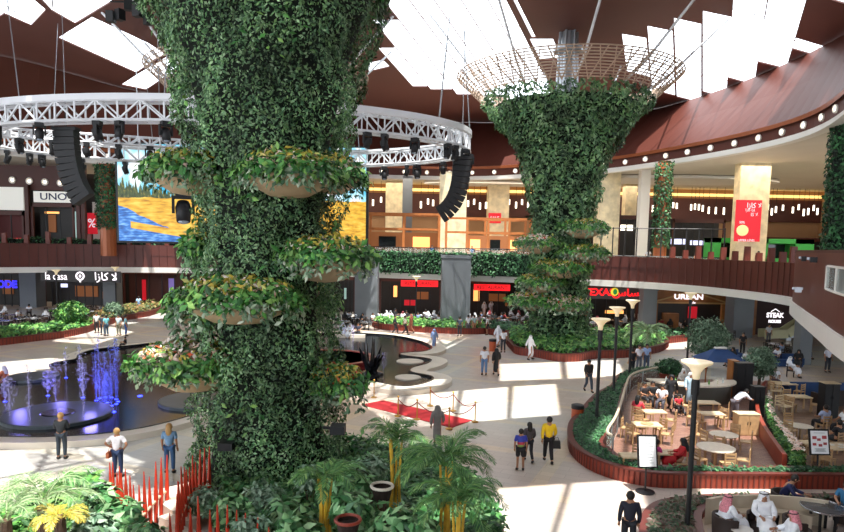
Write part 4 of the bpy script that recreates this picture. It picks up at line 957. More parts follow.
bed(gp([(97, 328), (125, 320.5), (150, 316), (162, 311), (150, 309), (120, 314), (90, 321)]), .55, .9, 1500, 'planting_bed', 'rust-walled bed with shrubs beside the four standing visitors', .34, mat('autumn_shrub', 'ffffff', .6, island=['4a5a2c', '6e7a3c', '8a5a3a', '3a5a30', 'a08a4a'], var=.3, vscale=1))
bed(gp([(378, 329), (410, 331.5), (440, 333.5), (484, 334), (486, 330), (440, 327.5), (378, 324.5)]), .55, .7, 1500, 'planting_bed', 'straight rust-walled hedge bed before the middle restaurants', .4, M_leafl)
bed(gp([(489, 334.5), (520, 336), (520, 331), (489, 330)]), .55, .7, 500, 'planting_bed', 'short rust-walled bed left of the far tower', .4, M_hedge)
bed(gp([(640, 345), (690, 341), (690, 336), (640, 338)]), .6, .5, 600, 'planting_bed', 'rust-walled bed before the timber shopfront', .36, M_hedge)
# terrace planting: outer ring bed between the rust wall and the seats
ring_o = [(850, 489.5), (760, 489), (690, 488.5), (650, 487), (612, 479), (586, 468), (572, 456), (568, 445), (570, 433), (578, 424), (588, 411), (597, 402), (611, 394), (617, 384), (634, 377), (670, 374)]
ring_i = [(670, 379), (640, 383.5), (629, 391), (624, 402), (619, 422), (613, 440), (603, 455), (609, 462), (624, 472.5), (660, 480), (760, 481), (850, 481)]
def openspline(pts, k=4): return spline([G(x, y)[:2] for x, y in pts], k)
bed(openspline(ring_o)+openspline(ring_i), .54, .28, 15000, 'planting_bed', 'long ribbed rust-red planter wrapping the near right cafe terrace', .17, M_hedge)
bed(openspline([(640, 560), (641, 530), (650, 515), (668, 508), (705, 504), (770, 503), (860, 503)])+openspline([(860, 511), (770, 511.5), (720, 514), (700, 522), (706, 560)]), .3, .3, 6000, 'planting_bed', 'curved planter with reddish-green plants before the men in white robes', .15, mat('mixed_leaves', 'ffffff', .6, island=['24402a', '3f5a3a', '6a4a40', '7a6a60', '2f5a34'], var=.3, vscale=2))
# brick floor of the terrace
TP = openspline([(670, 380), (640, 385), (630, 393), (625, 405), (620, 424), (614, 441), (604.5, 455), (611, 461), (628, 470), (660, 475.5), (780, 476)])+openspline([(783, 470), (772, 455), (760, 435), (756, 418), (758, 402), (766, 392), (770, 384), (740, 380)])
mb = MB(); mb.prism(ccw(TP), 0, .05); struct(mb.build('terrace_floor', M_brick))
mb = MB(); mb.prism(ccw([G(x, y)[:2] for x, y in [(787, 475), (776, 455), (764, 435), (761, 418), (763, 402), (771, 392), (800, 386), (900, 380), (900, 475)]]), 0, .04); struct(mb.build('terrace_floor_right', M_deck))
# rust curb dividing the two terraces and the hedge beside it
cv = [(786, 474), (775, 458), (763, 438), (758, 420), (760, 404), (767, 393)]
hc = openspline(cv); mb = MB(); mb.wall(hc, 0, .75, .16); t = tag(mb.build('dividing_wall', M_rust), 'curved rust-red low wall dividing the two cafe terraces', 'wall')
bed(openspline([(789, 474), (779, 458), (767, 438), (762, 421), (764, 408)])+openspline([(772, 410), (778, 430), (790, 448), (804, 463), (810, 474)]), .3, .75, 4200, 'hedge_bed', 'glossy green hedge strip with white blossoms between the terraces', .17, M_leafl, wall=False, mix=M_flw)
# light beige rail with glass around the terrace
M_beige = mat('beige_rail', 'cdbfa8', .5)
rp = openspline([(612, 463), (606, 456), (614, 441), (620, 424), (625, 405), (630, 393), (645, 386.5), (674, 381)])
t = thing('terrace_railing', 'glass railing with beige top rail on the left side of the near terrace', 'railing')
mb = MB(); mb.wall(rp, .05, 1.0, .03); mb.build('glass', M_glassr, t); mb = MB(); mb.tube([(p[0], p[1], 1.05) for p in rp], .06, 6); mb.build('top_rail', M_beige, t)
for p in resample(rp, 2.2): mb = MB(); mb.tube([(p[0], p[1], 0), (p[0], p[1], 1.05)], .035, 6); mb.build('post', M_steel, t)
# bed at the foot of the near tower and the stairs with red stakes
bed([G(x, y)[:2] for x, y in [(214, 498), (205, 480), (230, 462), (300, 452), (360, 452), (430, 462), (480, 490), (500, 520), (512, 560), (230, 575), (212, 540)]], .35, .75, 16000, 'planting_bed', 'dense green bed around the foot of the near tower', .26, mat('bed_leaves', 'ffffff', .55, island=['16401f', '2a6030', '3f7c3c', '7fa868', '245238'], var=.35, vscale=.7), ribs=False, wall=False)
bed([G(x, y)[:2] for x, y in [(-40, 560), (20, 520), (75, 492), (104, 500), (110, 524), (128, 560)]], .3, .8, 6000, 'planting_bed', 'green bed left of the red stakes in the bottom left corner', .3, M_leafl, wall=True, ribs=False)
M_stake = mat('red_stake', 'c4371c', .5, var=.15, vscale=3); M_rail = mat('beige_handrail', 'd8b89a', .5)
def stake_fence(pts, lab, h, rail=True):
    t = thing('stake_fence', lab, 'fence'); rg2 = random.Random(len(lab))
    for px, py in pts:
        x, y, _ = G(px, py); hh = h*rg2.uniform(.88, 1.12); mb = MB(); lx, ly = rg2.uniform(-.05, .05), rg2.uniform(-.04, .04)
        mb.tube([(x, y, 0), (x+lx*.5, y+ly*.5, hh*.45), (x+lx, y+ly, hh)], [.05, .065, .012], 6); mb.build('stake', M_stake, t)
    if rail: mb = MB(); mb.tube([(*G(px, py)[:2], h*.42) for px, py in pts], .045, 5); mb.build('handrail', M_rail, t)
stake_fence([(167, 516), (161, 521), (156, 527), (151, 533), (146, 540), (141, 545), (136, 546), (132, 543), (129, 541), (126, 538), (123.5, 536), (121, 534), (118.5, 532), (116, 529), (114, 526), (112, 523)], 'curved fence of pointed red stakes left of the stairs', 1.85)
stake_fence([(209, 503), (204, 506), (200, 509), (197, 513), (194, 517), (191, 521), (188.5, 525), (186, 530), (184, 535), (182, 540), (180.5, 545), (179, 550), (178, 556)], 'dense fence of pointed red stakes right of the stairs', 1.8)
stake_fence([(211, 566), (219, 570), (228, 573), (237, 575), (246, 577), (256, 579), (270, 583), (200, 560), (190, 566), (172, 580), (157, 575)], 'front fence of spaced red stakes at the bottom edge', 1.6)
t = thing('garden_stairs', 'beige stone stairs between the two red stake fences', 'stairs')
for i in range(6):
    a = G(166+i*.5, 512+i*11); b = G(198-i*4, 504+i*11); mb = MB(); mb.bar((a[0], a[1], .30-.05*i), (b[0], b[1], .30-.05*i), .9-.02*i, .6-.1*i); mb.build('step', M_coping, t)
# red carpet and rope stanchions
mb = MB(); mb.prism(ccw([G(x, y)[:2] for x, y in [(361, 405), (383, 400.5), (472, 420.5), (452, 428)]]), 0, .02); tag(mb.build('red_carpet', mat('red_carpet_pile', 'a51d24', .9, var=.1, vscale=20)), 'red carpet runner on the sunlit floor before the middle pool', 'carpet')
M_brass = mat('brass', 'b98a3a', .3, metal=.8)
def stanchion():
    t = thing('stanchion', 'x', 'stanchion'); mb = MB(); mb.lathe([(.17, 0), (.16, .04), (.03, .07), (.025, .08)], n=14); mb.build('base', M_brass, t)
    mb = MB(); mb.tube([(0, 0, .05), (0, 0, .92)], .028, 8); mb.build('pole', M_brass, t); mb = MB(); mb.ell((0, 0, .96), (.055, .055, .055), 10, 6); mb.build('finial', M_brass, t); return t
ST = Proto(stanchion()); SP = [(398, 416, 'brass stanchion on the near side of the red carpet, leftmost'), (417, 419.5, 'brass stanchion on the near side of the red carpet, second from left'), (449, 429, 'brass stanchion at the near right corner of the red carpet'), (430, 406, 'brass stanchion behind the red carpet, left one'), (453, 411, 'brass stanchion behind the red carpet, middle one'), (475, 422, 'brass stanchion at the right end of the red carpet'), (374, 397.5, 'brass stanchion behind the left end of the carpet')]
for px, py, lab in SP: ST.put(G(px, py, .021 if 'corner' in lab else 0), 0, lab, 'brass stanchions around the red carpet')
M_rope = mat('red_rope', '7c2a24', .8)
for a, b, lab in ((3, 4, 'sagging rope between the two stanchions behind the carpet'), (4, 5, 'sagging rope between the right-hand stanchions'), (2, 5, 'sagging rope across the carpet\'s right end'), (0, 1, 'sagging rope at the left of the near side of the carpet'), (1, 2, 'sagging rope at the right of the near side of the carpet')):
    p = Vector(G(*SP[a][:2])); q = Vector(G(*SP[b][:2])); mb = MB(); mb.tube([tuple(p.lerp(q, u/8)+Vector((0, 0, .86-.3*4*(u/8)*(1-u/8)))) for u in range(9)], .022, 6); tag(mb.build('barrier_rope', M_rope), lab, 'rope', 'barrier ropes')
# litter bins
def litter(px, py, lab):
    t = thing('litter_bin', lab, 'bin', G(px, py)); mb = MB(); mb.lathe([(.27, 0), (.29, .78)], n=18)
    mb.build('body', mat('orange_wood', 'b8542c', .5), t); mb = MB(); mb.lathe([(.3, .78), (.3, .95), (.22, .98), (.01, .98)], n=18); mb.build('lid', M_black, t)
litter(577, 424.5, 'round orange-brown litter bin with black lid beside the terrace planter'); litter(492.5, 351, 'orange litter bin beside the man in white near the far tower')
# ---- street lamps: slim poles with shallow white funnel heads
M_shade = mat('lamp_funnel', 'f2e6cf', .5, emis='ffdf9e', estr=.25)
def street_lamp():
    t = thing('street_lamp', 'x', 'street lamp'); mb = MB(); mb.tube([(0, 0, 0), (0, 0, 4.7)], .075, 10); mb.lathe([(.14, 0), (.14, .25), (.09, .3)], n=12); mb.build('pole', M_black, t)
    mb = MB(); mb.lathe([(.09, 4.65), (.12, 4.85), (.2, 4.98), (.31, 5.07), (.42, 5.12), (.43, 5.17), (.41, 5.18), (.25, 5.14), (.01, 5.12)], n=24); mb.build('lamp_shade', M_shade, t, smooth=True)
    mb = MB(); mb.lathe([(.105, 4.2), (.115, 4.25), (.115, 4.6), (.1, 4.66)], n=12); mb.build('collar', M_black, t); return t
SL = Proto(street_lamp())
for px, py, Y, lab in ((697, 361, 18.2, 'nearest tall street lamp rising before the cafe terrace'), (601, 318, 29, 'street lamp at the left corner of the terrace planter, nearest of three in a row'), (617.5, 306, 35, 'street lamp in the terrace planter, middle one of three in a row'), (633, 299, 40, 'street lamp in the terrace planter, farthest of three in a row'),
                       (646, 278.5, 70, 'distant street lamp before the grey pier'), (691, 293, 48, 'street lamp rising before the timber shopfront'), (56, 268, 66, 'street lamp before the white cafe letters at the left'), (115, 264.5, 76, 'street lamp right of the Arabic white letters at the left'), (416.5, 274.5, 66, 'street lamp before the left red sign')):
    p = DY(px, py, Y); SL.put((p[0], Y, 0), 0, lab)
# ---- trees, shrubs, palms
M_bark = mat('bark', '5a4636', .9, var=.3, vscale=6)
def tree(px, py, h, r, lab, m, n=1500, ls=.22, name='potted_tree', pot=False):
    t = thing(name, lab, 'tree', G(px, py)); mb = MB(); mb.tube([(0, 0, 0), (.05, 0, h*.35), (0, .05, h*.6)], [.1, .08, .05], 7); 
    for a in range(5): mb.tube([(0, 0, h*.4), (r[0]*.5*math.cos(a*1.3), r[1]*.5*math.sin(a*1.3), h*.75)], [.05, .02], 5)
    mb.build('trunk', M_bark, t); V, Fq = join([blob_leaves((0, 0, h-r[2]), r, n, ls), blob_leaves((r[0]*.35, 0, h-r[2]*.8), (r[0]*.5, r[1]*.5, r[2]*.6), n//3, ls)]); leafmesh('crown', V, Fq, m, t)
    if pot: mb = MB(); mb.lathe([(.45, 0), (.6, .7), (.52, .7), (.5, .55), (.01, .55)], n=18); mb.build('pot', M_rust, t)
M_olive = mat('olive_leaves', 'ffffff', .6, island=['3c5a40', '56735a', '7c9678', '2d4a34'], var=.3, vscale=1)
tree(706, 369, 3.6, (1.55, 1.4, 1.45), 'broad grey-green tree in front of the timber shopfront', M_olive, 2600)
tree(758, 392, 2.7, (.95, .9, .95), 'small round grey-green tree beside the dividing wall', M_olive, 1800, .18)
tree(71, 330, 2.6, (1.5, 1.2, 1.0), 'round bright green bush-tree in the left cafe bed', M_leafl, 1500, .3)
tree(114, 322, 2.0, (.9, .9, .8), 'olive-green shrub-tree beside the right cafe lamp at the left', M_olive, 900, .32)
tree(668, 384, 1.6, (.8, .8, .5), 'low green shrub in a round rust pot at the terrace corner', M_hedge, 800, .2, pot=True)
M_frond = mat('palm_leaflets', 'ffffff', .5, island=['24502a', '3c6e36', '5f8d48', '86a45c'], var=.2, vscale=1.5); M_cane = mat('yellow_canes', 'c9a02c', .5, var=.2, vscale=4); M_frondl = mat('light_palm_leaflets', 'ffffff', .5, island=['4d7a48', '7fa06a', 'b0c494', '648f58'], var=.2, vscale=1.5)
def palm(px, py, Y, h, L, nf, lab, m, seed, lw=.05, canes=True, droop=.9, z=.25):
    """arching fronds; (px,py) is where the crown shows at depth Y"""
    rg3 = random.Random(seed); rn = np.random.default_rng(seed); p = DY(px, py, Y); t = thing('palm', lab, 'palm', (p[0], Y, z)); h = max(.4, p[2]-z)
    if canes:
        for i in range(7): a = rg3.uniform(0, 6.28); mb = MB(); mb.tube([(.16*math.cos(a), .16*math.sin(a), 0), (.10*math.cos(a), .1*math.sin(a), h*.6), (.18*math.cos(a), .18*math.sin(a), h*1.02)], [.05, .04, .025], 6); mb.build('cane', M_cane, t)
    else: mb = MB(); mb.tube([(0, 0, 0), (0, 0, h)], [.16, .12], 8); mb.build('trunk', M_bark, t)
    for i in range(nf):
        a = 2*PI*i/nf+rg3.uniform(-.25, .25); el = rg3.uniform(.35, 1.35); Lf = L*rg3.uniform(.75, 1.1); pts = []; q = Vector((0.05*math.cos(a), .05*math.sin(a), h*.97)); n = 12; e = el
        for k in range(n+1): pts.append(q.copy()); q = q+Vector((math.cos(a)*math.cos(e), math.sin(a)*math.cos(e), math.sin(e)))*(Lf/n); e -= droop*(.5+1.*k/n)*.22
        mb = MB(); mb.tube([tuple(v) for v in pts], [.022*(1-.8*k/n) for k in range(n+1)], 4)
        side = Vector((-math.sin(a), math.cos(a), 0)); Vs = []; Fs = []; mm = 50
        for k in range(mm):
            u = .12+.88*k/mm; f = u*n; b = pts[min(int(f), n-1)].lerp(pts[min(int(f)+1, n)], f-int(f)); tan = (pts[min(int(f)+1, n)]-pts[min(int(f), n-1)]).normalized() if int(f) < n else tan
            ll = Lf*.27*math.sin(PI*min(1, .15+u*.82))**.6*rg3.uniform(.85, 1.1)
            for s in (-1, 1):
                d = (side*s*.8+tan*.75+Vector((0, 0, rg3.uniform(-.45, .1)))).normalized(); wv = tan*lw*.42; c = b+d*ll*.55+Vector((0, 0, -.02)); tip = b+d*ll+Vector((0, 0, -.12*ll))
                o = len(Vs); Vs += [b, c-wv, tip, c+wv]; Fs.append((o, o+1, o+2, o+3))
        mb.add(Vs, Fs); mb.build('frond', m, t)
palm(42, 500, 15.5, 2, 1.75, 13, 'big light green feathery palm in the bottom left corner', M_frondl, 1, .028, canes=False)
palm(6, 520, 14, 2, 1.4, 9, 'pale low palm at the bottom left picture edge', M_frondl, 2, .028, canes=False)
palm(396, 440, 17.5, 2, 1.35, 13, 'dark green palm with arching fronds below the red carpet', M_frond, 3, .04)
palm(446, 462, 15.5, 2, 1.5, 24, 'bushy palm with yellow canes right of the near tower', M_frond, 4, .03)
palm(458, 500, 14.2, 2, 1.3, 22, 'low bushy palm with bright yellow canes at the bottom', M_frond, 5, .03)
palm(325, 478, 16, 2, 1.25, 11, 'broad-leaved palm with yellow canes before the near tower', M_frond, 6, .05)
palm(648, 332, 46, 2, 1.9, 12, 'light green palm in the bed right of the far tower', M_frondl, 8, .12, canes=False)
palm(60, 516, 14.2, 1, .8, 10, 'low yellow-leaved plant in the bottom left bed', M_yel, 9, .03, canes=False)
for px, py, Y, lab in ((382, 488, 16.3, 'round brown planting basket with pale rim among the palms'), (348, 522, 14.2, 'red-rimmed basket at the bottom centre')):
    p = DY(px, py, Y); t = thing('planting_basket', lab, 'basket', p); mb = MB(); mb.lathe([(.2, -.3), (.27, .0), (.3, .06), (.26, .06), (.24, -.05), (.01, -.08)], n=22); mb.build('basket', M_soil, t); mb = MB(); mb.tube([(.28*math.cos(a*.3), .28*math.sin(a*.3), .05) for a in range(21)], .04, 6, closed=True); mb.build('rim', M_coping if px > 360 else M_rust, t)
    mb = MB(); mb.tube([(0, 0, .25-p[2]+.02), (0, 0, -.25)], .12, 8); mb.build('stand', M_bark, t)

def shrub(px, py, Y, r, lab, m, n=260, ls=.3, asp=.5):
    p = DY(px, py, Y); t = thing('leafy_shrub', lab, 'shrub', (p[0], Y, .3)); h = max(.5, p[2]-.3)
    V, Fq = blob_leaves((0, 0, h-r*.5), (r, r, r*.75), n, ls, up=.5, shell=.6, jit=.5); leafmesh('leaves', V, Fq, m, t); mb = MB()
    for a in range(5): mb.tube([(0, 0, 0), (r*.45*math.cos(a*1.26), r*.45*math.sin(a*1.26), h-r*.3)], [.03, .015], 5)
    mb.build('stems', M_bark, t)
M_broad = mat('broad_leaves', 'ffffff', .4, island=['2c5c34', '46804a', '6fa468', '9cc48c', '2a5030'], var=.3, vscale=1.2)
M_grey2 = mat('grey_green_leaves', 'ffffff', .5, island=['5a7d62', '7fa084', 'a4bca0', '3e6248', '6c9468'], var=.35, vscale=1.2)
for i, (px, py, Y, r, m, ls, w1) in enumerate([(205, 492, 18.5, .55, 1, .2, 'left of the near tower foot'), (232, 500, 17.4, .6, 0, .26, 'before the left foot of the near tower'), (262, 488, 18, .65, 1, .2, 'before the middle of the near tower foot'), (285, 505, 16.4, .6, 0, .3, 'between the stakes and the yellow canes'), (250, 520, 15.6, .55, 1, .22, 'behind the front stakes'),
        (300, 522, 15.2, .5, 0, .34, 'near the red-rimmed basket, left'), (352, 500, 15.8, .6, 0, .36, 'above the red-rimmed basket'), (395, 512, 15, .6, 0, .34, 'right of the red-rimmed basket'), (420, 520, 14.6, .5, 0, .3, 'before the low bushy palm'), (370, 462, 18.4, .5, 1, .22, 'left of the dark palm'), (352, 472, 17.5, .55, 0, .34, 'behind the broad palm'),
        (120, 505, 15.8, .6, 0, .3, 'left of the left stake fence'), (100, 488, 16.6, .5, 0, .28, 'behind the left palm'), (142, 528, 14.6, .5, 0, .3, 'at the foot of the left stake fence'), (92, 520, 15, .55, 1, .26, 'right of the yellow-leaved plant'), (310, 470, 18.6, .5, 1, .18, 'at the right foot of the near tower')]):
    shrub(px, py, Y, r, ('glossy broad-leaved shrub ' if m == 0 else 'small-leaved grey-green shrub ')+w1, M_broad if m == 0 else M_grey2, 300 if m == 0 else 650, ls)
# ================================================================ cafe furniture
M_pine = mat('light_wood', 'b5936a', .5, var=.15, vscale=4); M_pine2 = mat('pale_wood', 'd2bc98', .5, var=.12, vscale=4); M_chrome = mat('chrome', 'b8bcc0', .25, metal=.9)
M_ttop = mat('speckled_tabletop', 'd8cdbb', .35, var=.1, vscale=9); M_dchair = mat('dark_wicker', '2e211b', .7)
def chair(name, m, w=.44, back=.9, arms=False):
    t = thing(name, 'x', 'chair'); mb = MB(); mb.box((0, 0, .44), (w, w, .05)); mb.build('seat', m, t)
    mb = MB(); 
    for z in (.6, .72, .84): mb.box((0, -w/2+.02, z*back/.9), (w, .025, .07))
    mb.build('backrest', m, t)
    for sx in (-1, 1):
        for sy in (-1, 1):
            mb = MB(); mb.bar((sx*(w/2-.03), sy*(w/2-.02), 0), (sx*(w/2-.03), sy*(w/2-.02), back if sy < 0 else .43), .04); mb.build('leg', m, t)
        if arms: mb = MB(); mb.box((sx*(w/2), 0, .64), (.05, w, .04)); mb.bar((sx*w/2, w/2-.03, .44), (sx*w/2, w/2-.03, .64), .04); mb.build('armrest', m, t)
    return t
def tubchair(m):
    t = thing('tub_chair', 'x', 'chair'); mb = MB(); mb.lathe([(.3, .12), (.36, .4), (.34, .44), (.01, .45)], n=18); mb.build('seat', m, t)
    mb = MB(); rr = []
    for r, z in ((.40, .12), (.44, .75), (.36, .75), (.34, .42)): rr.append([(r*math.cos(a), r*math.sin(a), z) for a in [PI+.0+PI*i/14 for i in range(15)]])
    rr.append(rr[0]); mb.loft(rr, closed=False); mb.build('backrest', m, t, smooth=True)
    for a in range(4): mb = MB(); mb.tube([(.25*math.cos(a*PI/2+.78), .25*math.sin(a*PI/2+.78), 0), (.25*math.cos(a*PI/2+.78), .25*math.sin(a*PI/2+.78), .13)], .025, 6); mb.build('leg', M_black, t)
    return t
def table_round(r=.7, m=None, leg=None):
    t = thing('round_table', 'x', 'table'); mb = MB(); mb.lathe([(r*.97, .71), (r, .72), (r, .75), (.01, .755)], n=28); mb.build('tabletop', m or M_ttop, t)
    for a in range(4):
        q = a*PI/2+.785; mb = MB(); mb.bar((.5*r*math.cos(q), .5*r*math.sin(q), 0), (.55*r*math.cos(q), .55*r*math.sin(q), .71), .06); mb.build('leg', leg or M_pine, t)
    return t
def table_rect(w=1.15, d=.75):
    t = thing('dining_table', 'x', 'table'); mb = MB(); mb.box((0, 0, .73), (w, d, .05)); mb.build('tabletop', M_pine2, t)
    for sx in (-1, 1):
        for sy in (-1, 1): mb = MB(); mb.bar((sx*(w/2-.06), sy*(d/2-.06), 0), (sx*(w/2-.06), sy*(d/2-.06), .71), .07); mb.build('leg', M_pine, t)
    return t
PCH = Proto(chair('wooden_chair', M_pine)); PCD = Proto(chair('dark_chair', M_dchair)); PTB = Proto(tubchair(M_dchair)); PRT = Proto(table_round()); PTR = Proto(table_rect()); PDT = Proto(table_round(.62, mat('dark_tabletop', '4a4c50', .2), M_black)); PAC = Proto(chair('wooden_armchair', M_pine2, .6, .95, True))
OCC = []
def seats(P, c, dist, angs, lab, grp, z=.05, base=0, sc=None):
    for a in angs:
        x, y = c[0]+dist*math.cos(R(a)+base), c[1]+dist*math.sin(R(a)+base)
        P.put((x, y, z), math.atan2(c[0]-x, -(c[1]-y))*1.0 if False else math.atan2(-(c[0]-x), (c[1]-y)), lab, grp, sc)
TB = [  # kind, px, py of the top, radius or scale, chair angles, words
    ('r', 716, 447, 1.0, (-150, -90, -30, 60, 130), 'large round speckled table nearest the front of the near terrace'),
    ('r', 724, 431, .82, (-160, -30, 40, 150), 'smaller round speckled table just behind the largest round table'),
    ('t', 647, 424, 1., (-150, -30, 30, 150, 90), 'light slatted wooden table with a tray, behind the white menu board'),
    ('t', 654, 411, .9, (-30, 210, 90), 'light wooden table farther back, beside the woman in red'),
    ('t', 706, 402, 1., (-150, -30, 150), 'light wooden table below the curved bar'),
    ('t', 711, 413, .95, (-150, 150, 30), 'pale wooden table between the street lamp and the waiter'),
    ('t', 668, 452, .8, (), 'small wooden table between the seated child and the woman in black'),
    ('t', 654, 384, 1., (-30, 210), 'light wooden table at the far left corner of the near terrace'),
    ('t', 633, 455, .8, (60,), 'wooden table left of the white menu board'),
    ('t', 798, 396, 1., (-140, -40, 90, 200), 'wooden table at the back of the right terrace'),
    ('r', 801, 421, .72, (-150, -30, 90), 'small yellowish round table in the right terrace'),
    ('t', 838, 446, 1.2, (-140, -60, 120), 'pale table laid with napkins at the right picture edge'),
    ('t', 812, 442, .7, (-90, 180), 'wooden table half hidden behind the red-printed menu board'),
    ('t', 785, 383, 1., (-60, 200), 'wooden table near the blue sofa at the right')]
TC = {}
for k, px, py, s, angs, lab in TB:
    z0 = .05; c = G(px, py, z0+.75); TC[lab] = c
    if k == 'r': PRT.put((c[0], c[1], z0), .3, lab, None, s if s <= 1 else s); dd = .7*s+.28
    else: PTR.put((c[0], c[1], z0), 0, lab, None, (s, s, 1)); dd = .85*s
    seats(PCH, c, dd, angs, 'light wooden chair at the '+' '.join(lab.replace('light ', '').split(',')[0].split()[:6]), 'chairs at the '+lab[:40], z0)
t = thing('serving_tray', 'round tray lying on the slatted wooden table', 'tray', (*G(647, 424, .8)[:2], .805)); mb = MB(); mb.lathe([(.24, 0), (.27, .03), (.24, .02), (.01, .01)], n=20); mb.build('dish', M_pine, t)
for i, (dx, dy) in enumerate([(-.2, .1), (.2, .12), (0, -.2), (.3, -.1)]):
    c = TC[TB[11][5]]; o = MB(); o.lathe([(.1, 0), (.13, .02), (.01, .015)], n=14); o = o.build('plate', M_white, loc=(c[0]+dx, c[1]+dy, .805)); tag(o, 'white plate on the pale table at the right picture edge', 'plate', 'plates on the right edge table')
PAC.put(G(783, 414, .04), R(200), 'broad pale wooden armchair beside the white-blossomed hedge')
PAC.put(G(776, 398, .04), R(160), 'pale wooden armchair behind the broad one by the hedge')
# light wooden service cabinets, black stands
def cabinet(px, py, w, d, h, lab, m, top=None, z=.05):
    x, y, _ = G(px, py, z); t = thing('cabinet', lab, 'cabinet', (x, y, z)); mb = MB(); mb.box((0, 0, h/2), (w, d, h)); mb.build('body', m, t)
    mb = MB(); mb.box((0, 0, h+.02), (w+.06, d+.06, .04)); mb.build('top', top or m, t)
    for s in (-1, 1): mb = MB(); mb.box((s*w/4, -d/2-.01, h/2), (w/2-.04, .02, h-.1)); f = mb.build('door', m, t); mb = MB(); mb.box((s*.06, -d/2-.035, h*.6), (.02, .03, .14)); mb.build('handle', M_black, f)
    return t
cabinet(745, 434, .95, .55, .95, 'light wooden service cabinet beside the bending waiter', M_pine, M_pine2)
cabinet(741, 398, .9, .6, 2.0, 'tall black cabinet with timber side behind the waiter', M_black); cabinet(731, 396, .35, .6, 2.05, 'tall narrow timber post cabinet left of the black one', M_wood)
cabinet(756, 416, .5, .5, 1.5, 'black stand at the end of the dividing wall', M_black)
t = cabinet(827, 417, .75, .55, 1.75, 'tall black stand with pale top behind the man in the blue shirt', M_black, M_pine2, .04)
# curved bar
x, y, _ = G(697, 403, .05); t = thing('curved_bar', 'grey half-round bar with pale speckled counter at the back of the terrace', 'bar', (x, y+1.1, .05))
mb = MB(); mb.lathe([(1.75, 0), (1.75, 1.02)], n=24, a0=PI, a1=2*PI, sx=1.25); mb.lathe([(.9, 0), (.9, 1.02)], n=24, a0=PI, a1=2*PI, sx=1.6); mb.build('front', mat('grey_bar_front', '55564f', .5), t)
mb = MB(); rr = [[(r*1.25*math.cos(a), r*math.sin(a), z) for a in [PI+PI*i/24 for i in range(25)]] for r, z in ((1.0, 1.02), (1.95, 1.02), (1.95, 1.1), (1.0, 1.1), (1.0, 1.02))]; mb.loft(rr, closed=False); mb.build('worktop', M_ttop, t)
for i in range(7):
    a = PI+.5+i*.33; o = MB(); o.lathe([(.05, 0), (.05, .16), (.02, .2), (.02, .27), (.01, .27)], n=8); o = o.build('bottle', [cm('dfe6e2'), cm('5f9a4a'), cm('e8e0c8')][i % 3], loc=(x+1.45*1.25*math.cos(a), y+1.1+1.45*math.sin(a), 1.15)); tag(o, ['whitish bottle', 'green bottle', 'cream bottle'][i % 3]+' standing on the curved bar counter', 'bottle', 'bottles on the curved bar')
# blue canopies and sofas
M_blue = mat('blue_canvas', '1d3f70', .7, var=.15, vscale=2)
def canopy(px, py, w, d, lab):
    x, y, _ = G(px, py); t = thing('blue_canopy', lab, 'canopy', (x, y, 0)); mb = MB(); mb.add([(-w/2, -d/2, 1.75), (w/2, -d/2, 1.75), (w/2, d/2, 1.75), (-w/2, d/2, 1.75), (-w*.12, 0, 2.45), (w*.12, 0, 2.45)], [(0, 1, 5, 4), (1, 2, 5), (2, 3, 4, 5), (3, 0, 4), (3, 2, 1, 0)]); mb.build('canvas', M_blue, t)
    for sx in (-1, 1):
        for sy in (-1, 1): mb = MB(); mb.tube([(sx*w*.45, sy*d*.42, 0), (sx*w*.45, sy*d*.42, 1.76)], .04, 6); mb.build('post', M_timber, t)
    mb = MB(); mb.box((0, 0, 2.46), (w*.26, .3, .1)); mb.build('vent', M_white, t)
canopy(718, 388, 2.6, 2.0, 'low blue canvas canopy with white vent behind the curved bar')
def sofa(px, py, w, lab, m=M_blue, rz=0., z=0.):
    x, y, _ = G(px, py); t = thing('sofa', lab, 'sofa', (x, y, z), rz); mb = MB(); mb.box((0, 0, .22), (w, .8, .36)); mb.build('base', m, t)
    for i in range(3): mb = MB(); mb.box((-w/3+i*w/3, .04, .45), (w/3-.05, .66, .12)); mb.build('seat_cushion', m, t)
    mb = MB(); mb.box((0, -.36, .6), (w, .16, .55)); mb.build('backrest', m, t)
    for s in (-1, 1): mb = MB(); mb.box((s*w/2, 0, .4), (.16, .8, .5)); mb.build('armrest', m, t)
sofa(822, 396, 4.2, 'long blue sofa at the right picture edge'); sofa(720, 361, 3., 'blue sofa behind the blue canopy', rz=R(180)); sofa(778, 366, 3.2, 'dark blue sofa among the seated guests right of the small tree', rz=R(180)); sofa(834, 405, 2.0, 'dark low sofa behind the tall black stand', M_dchair)
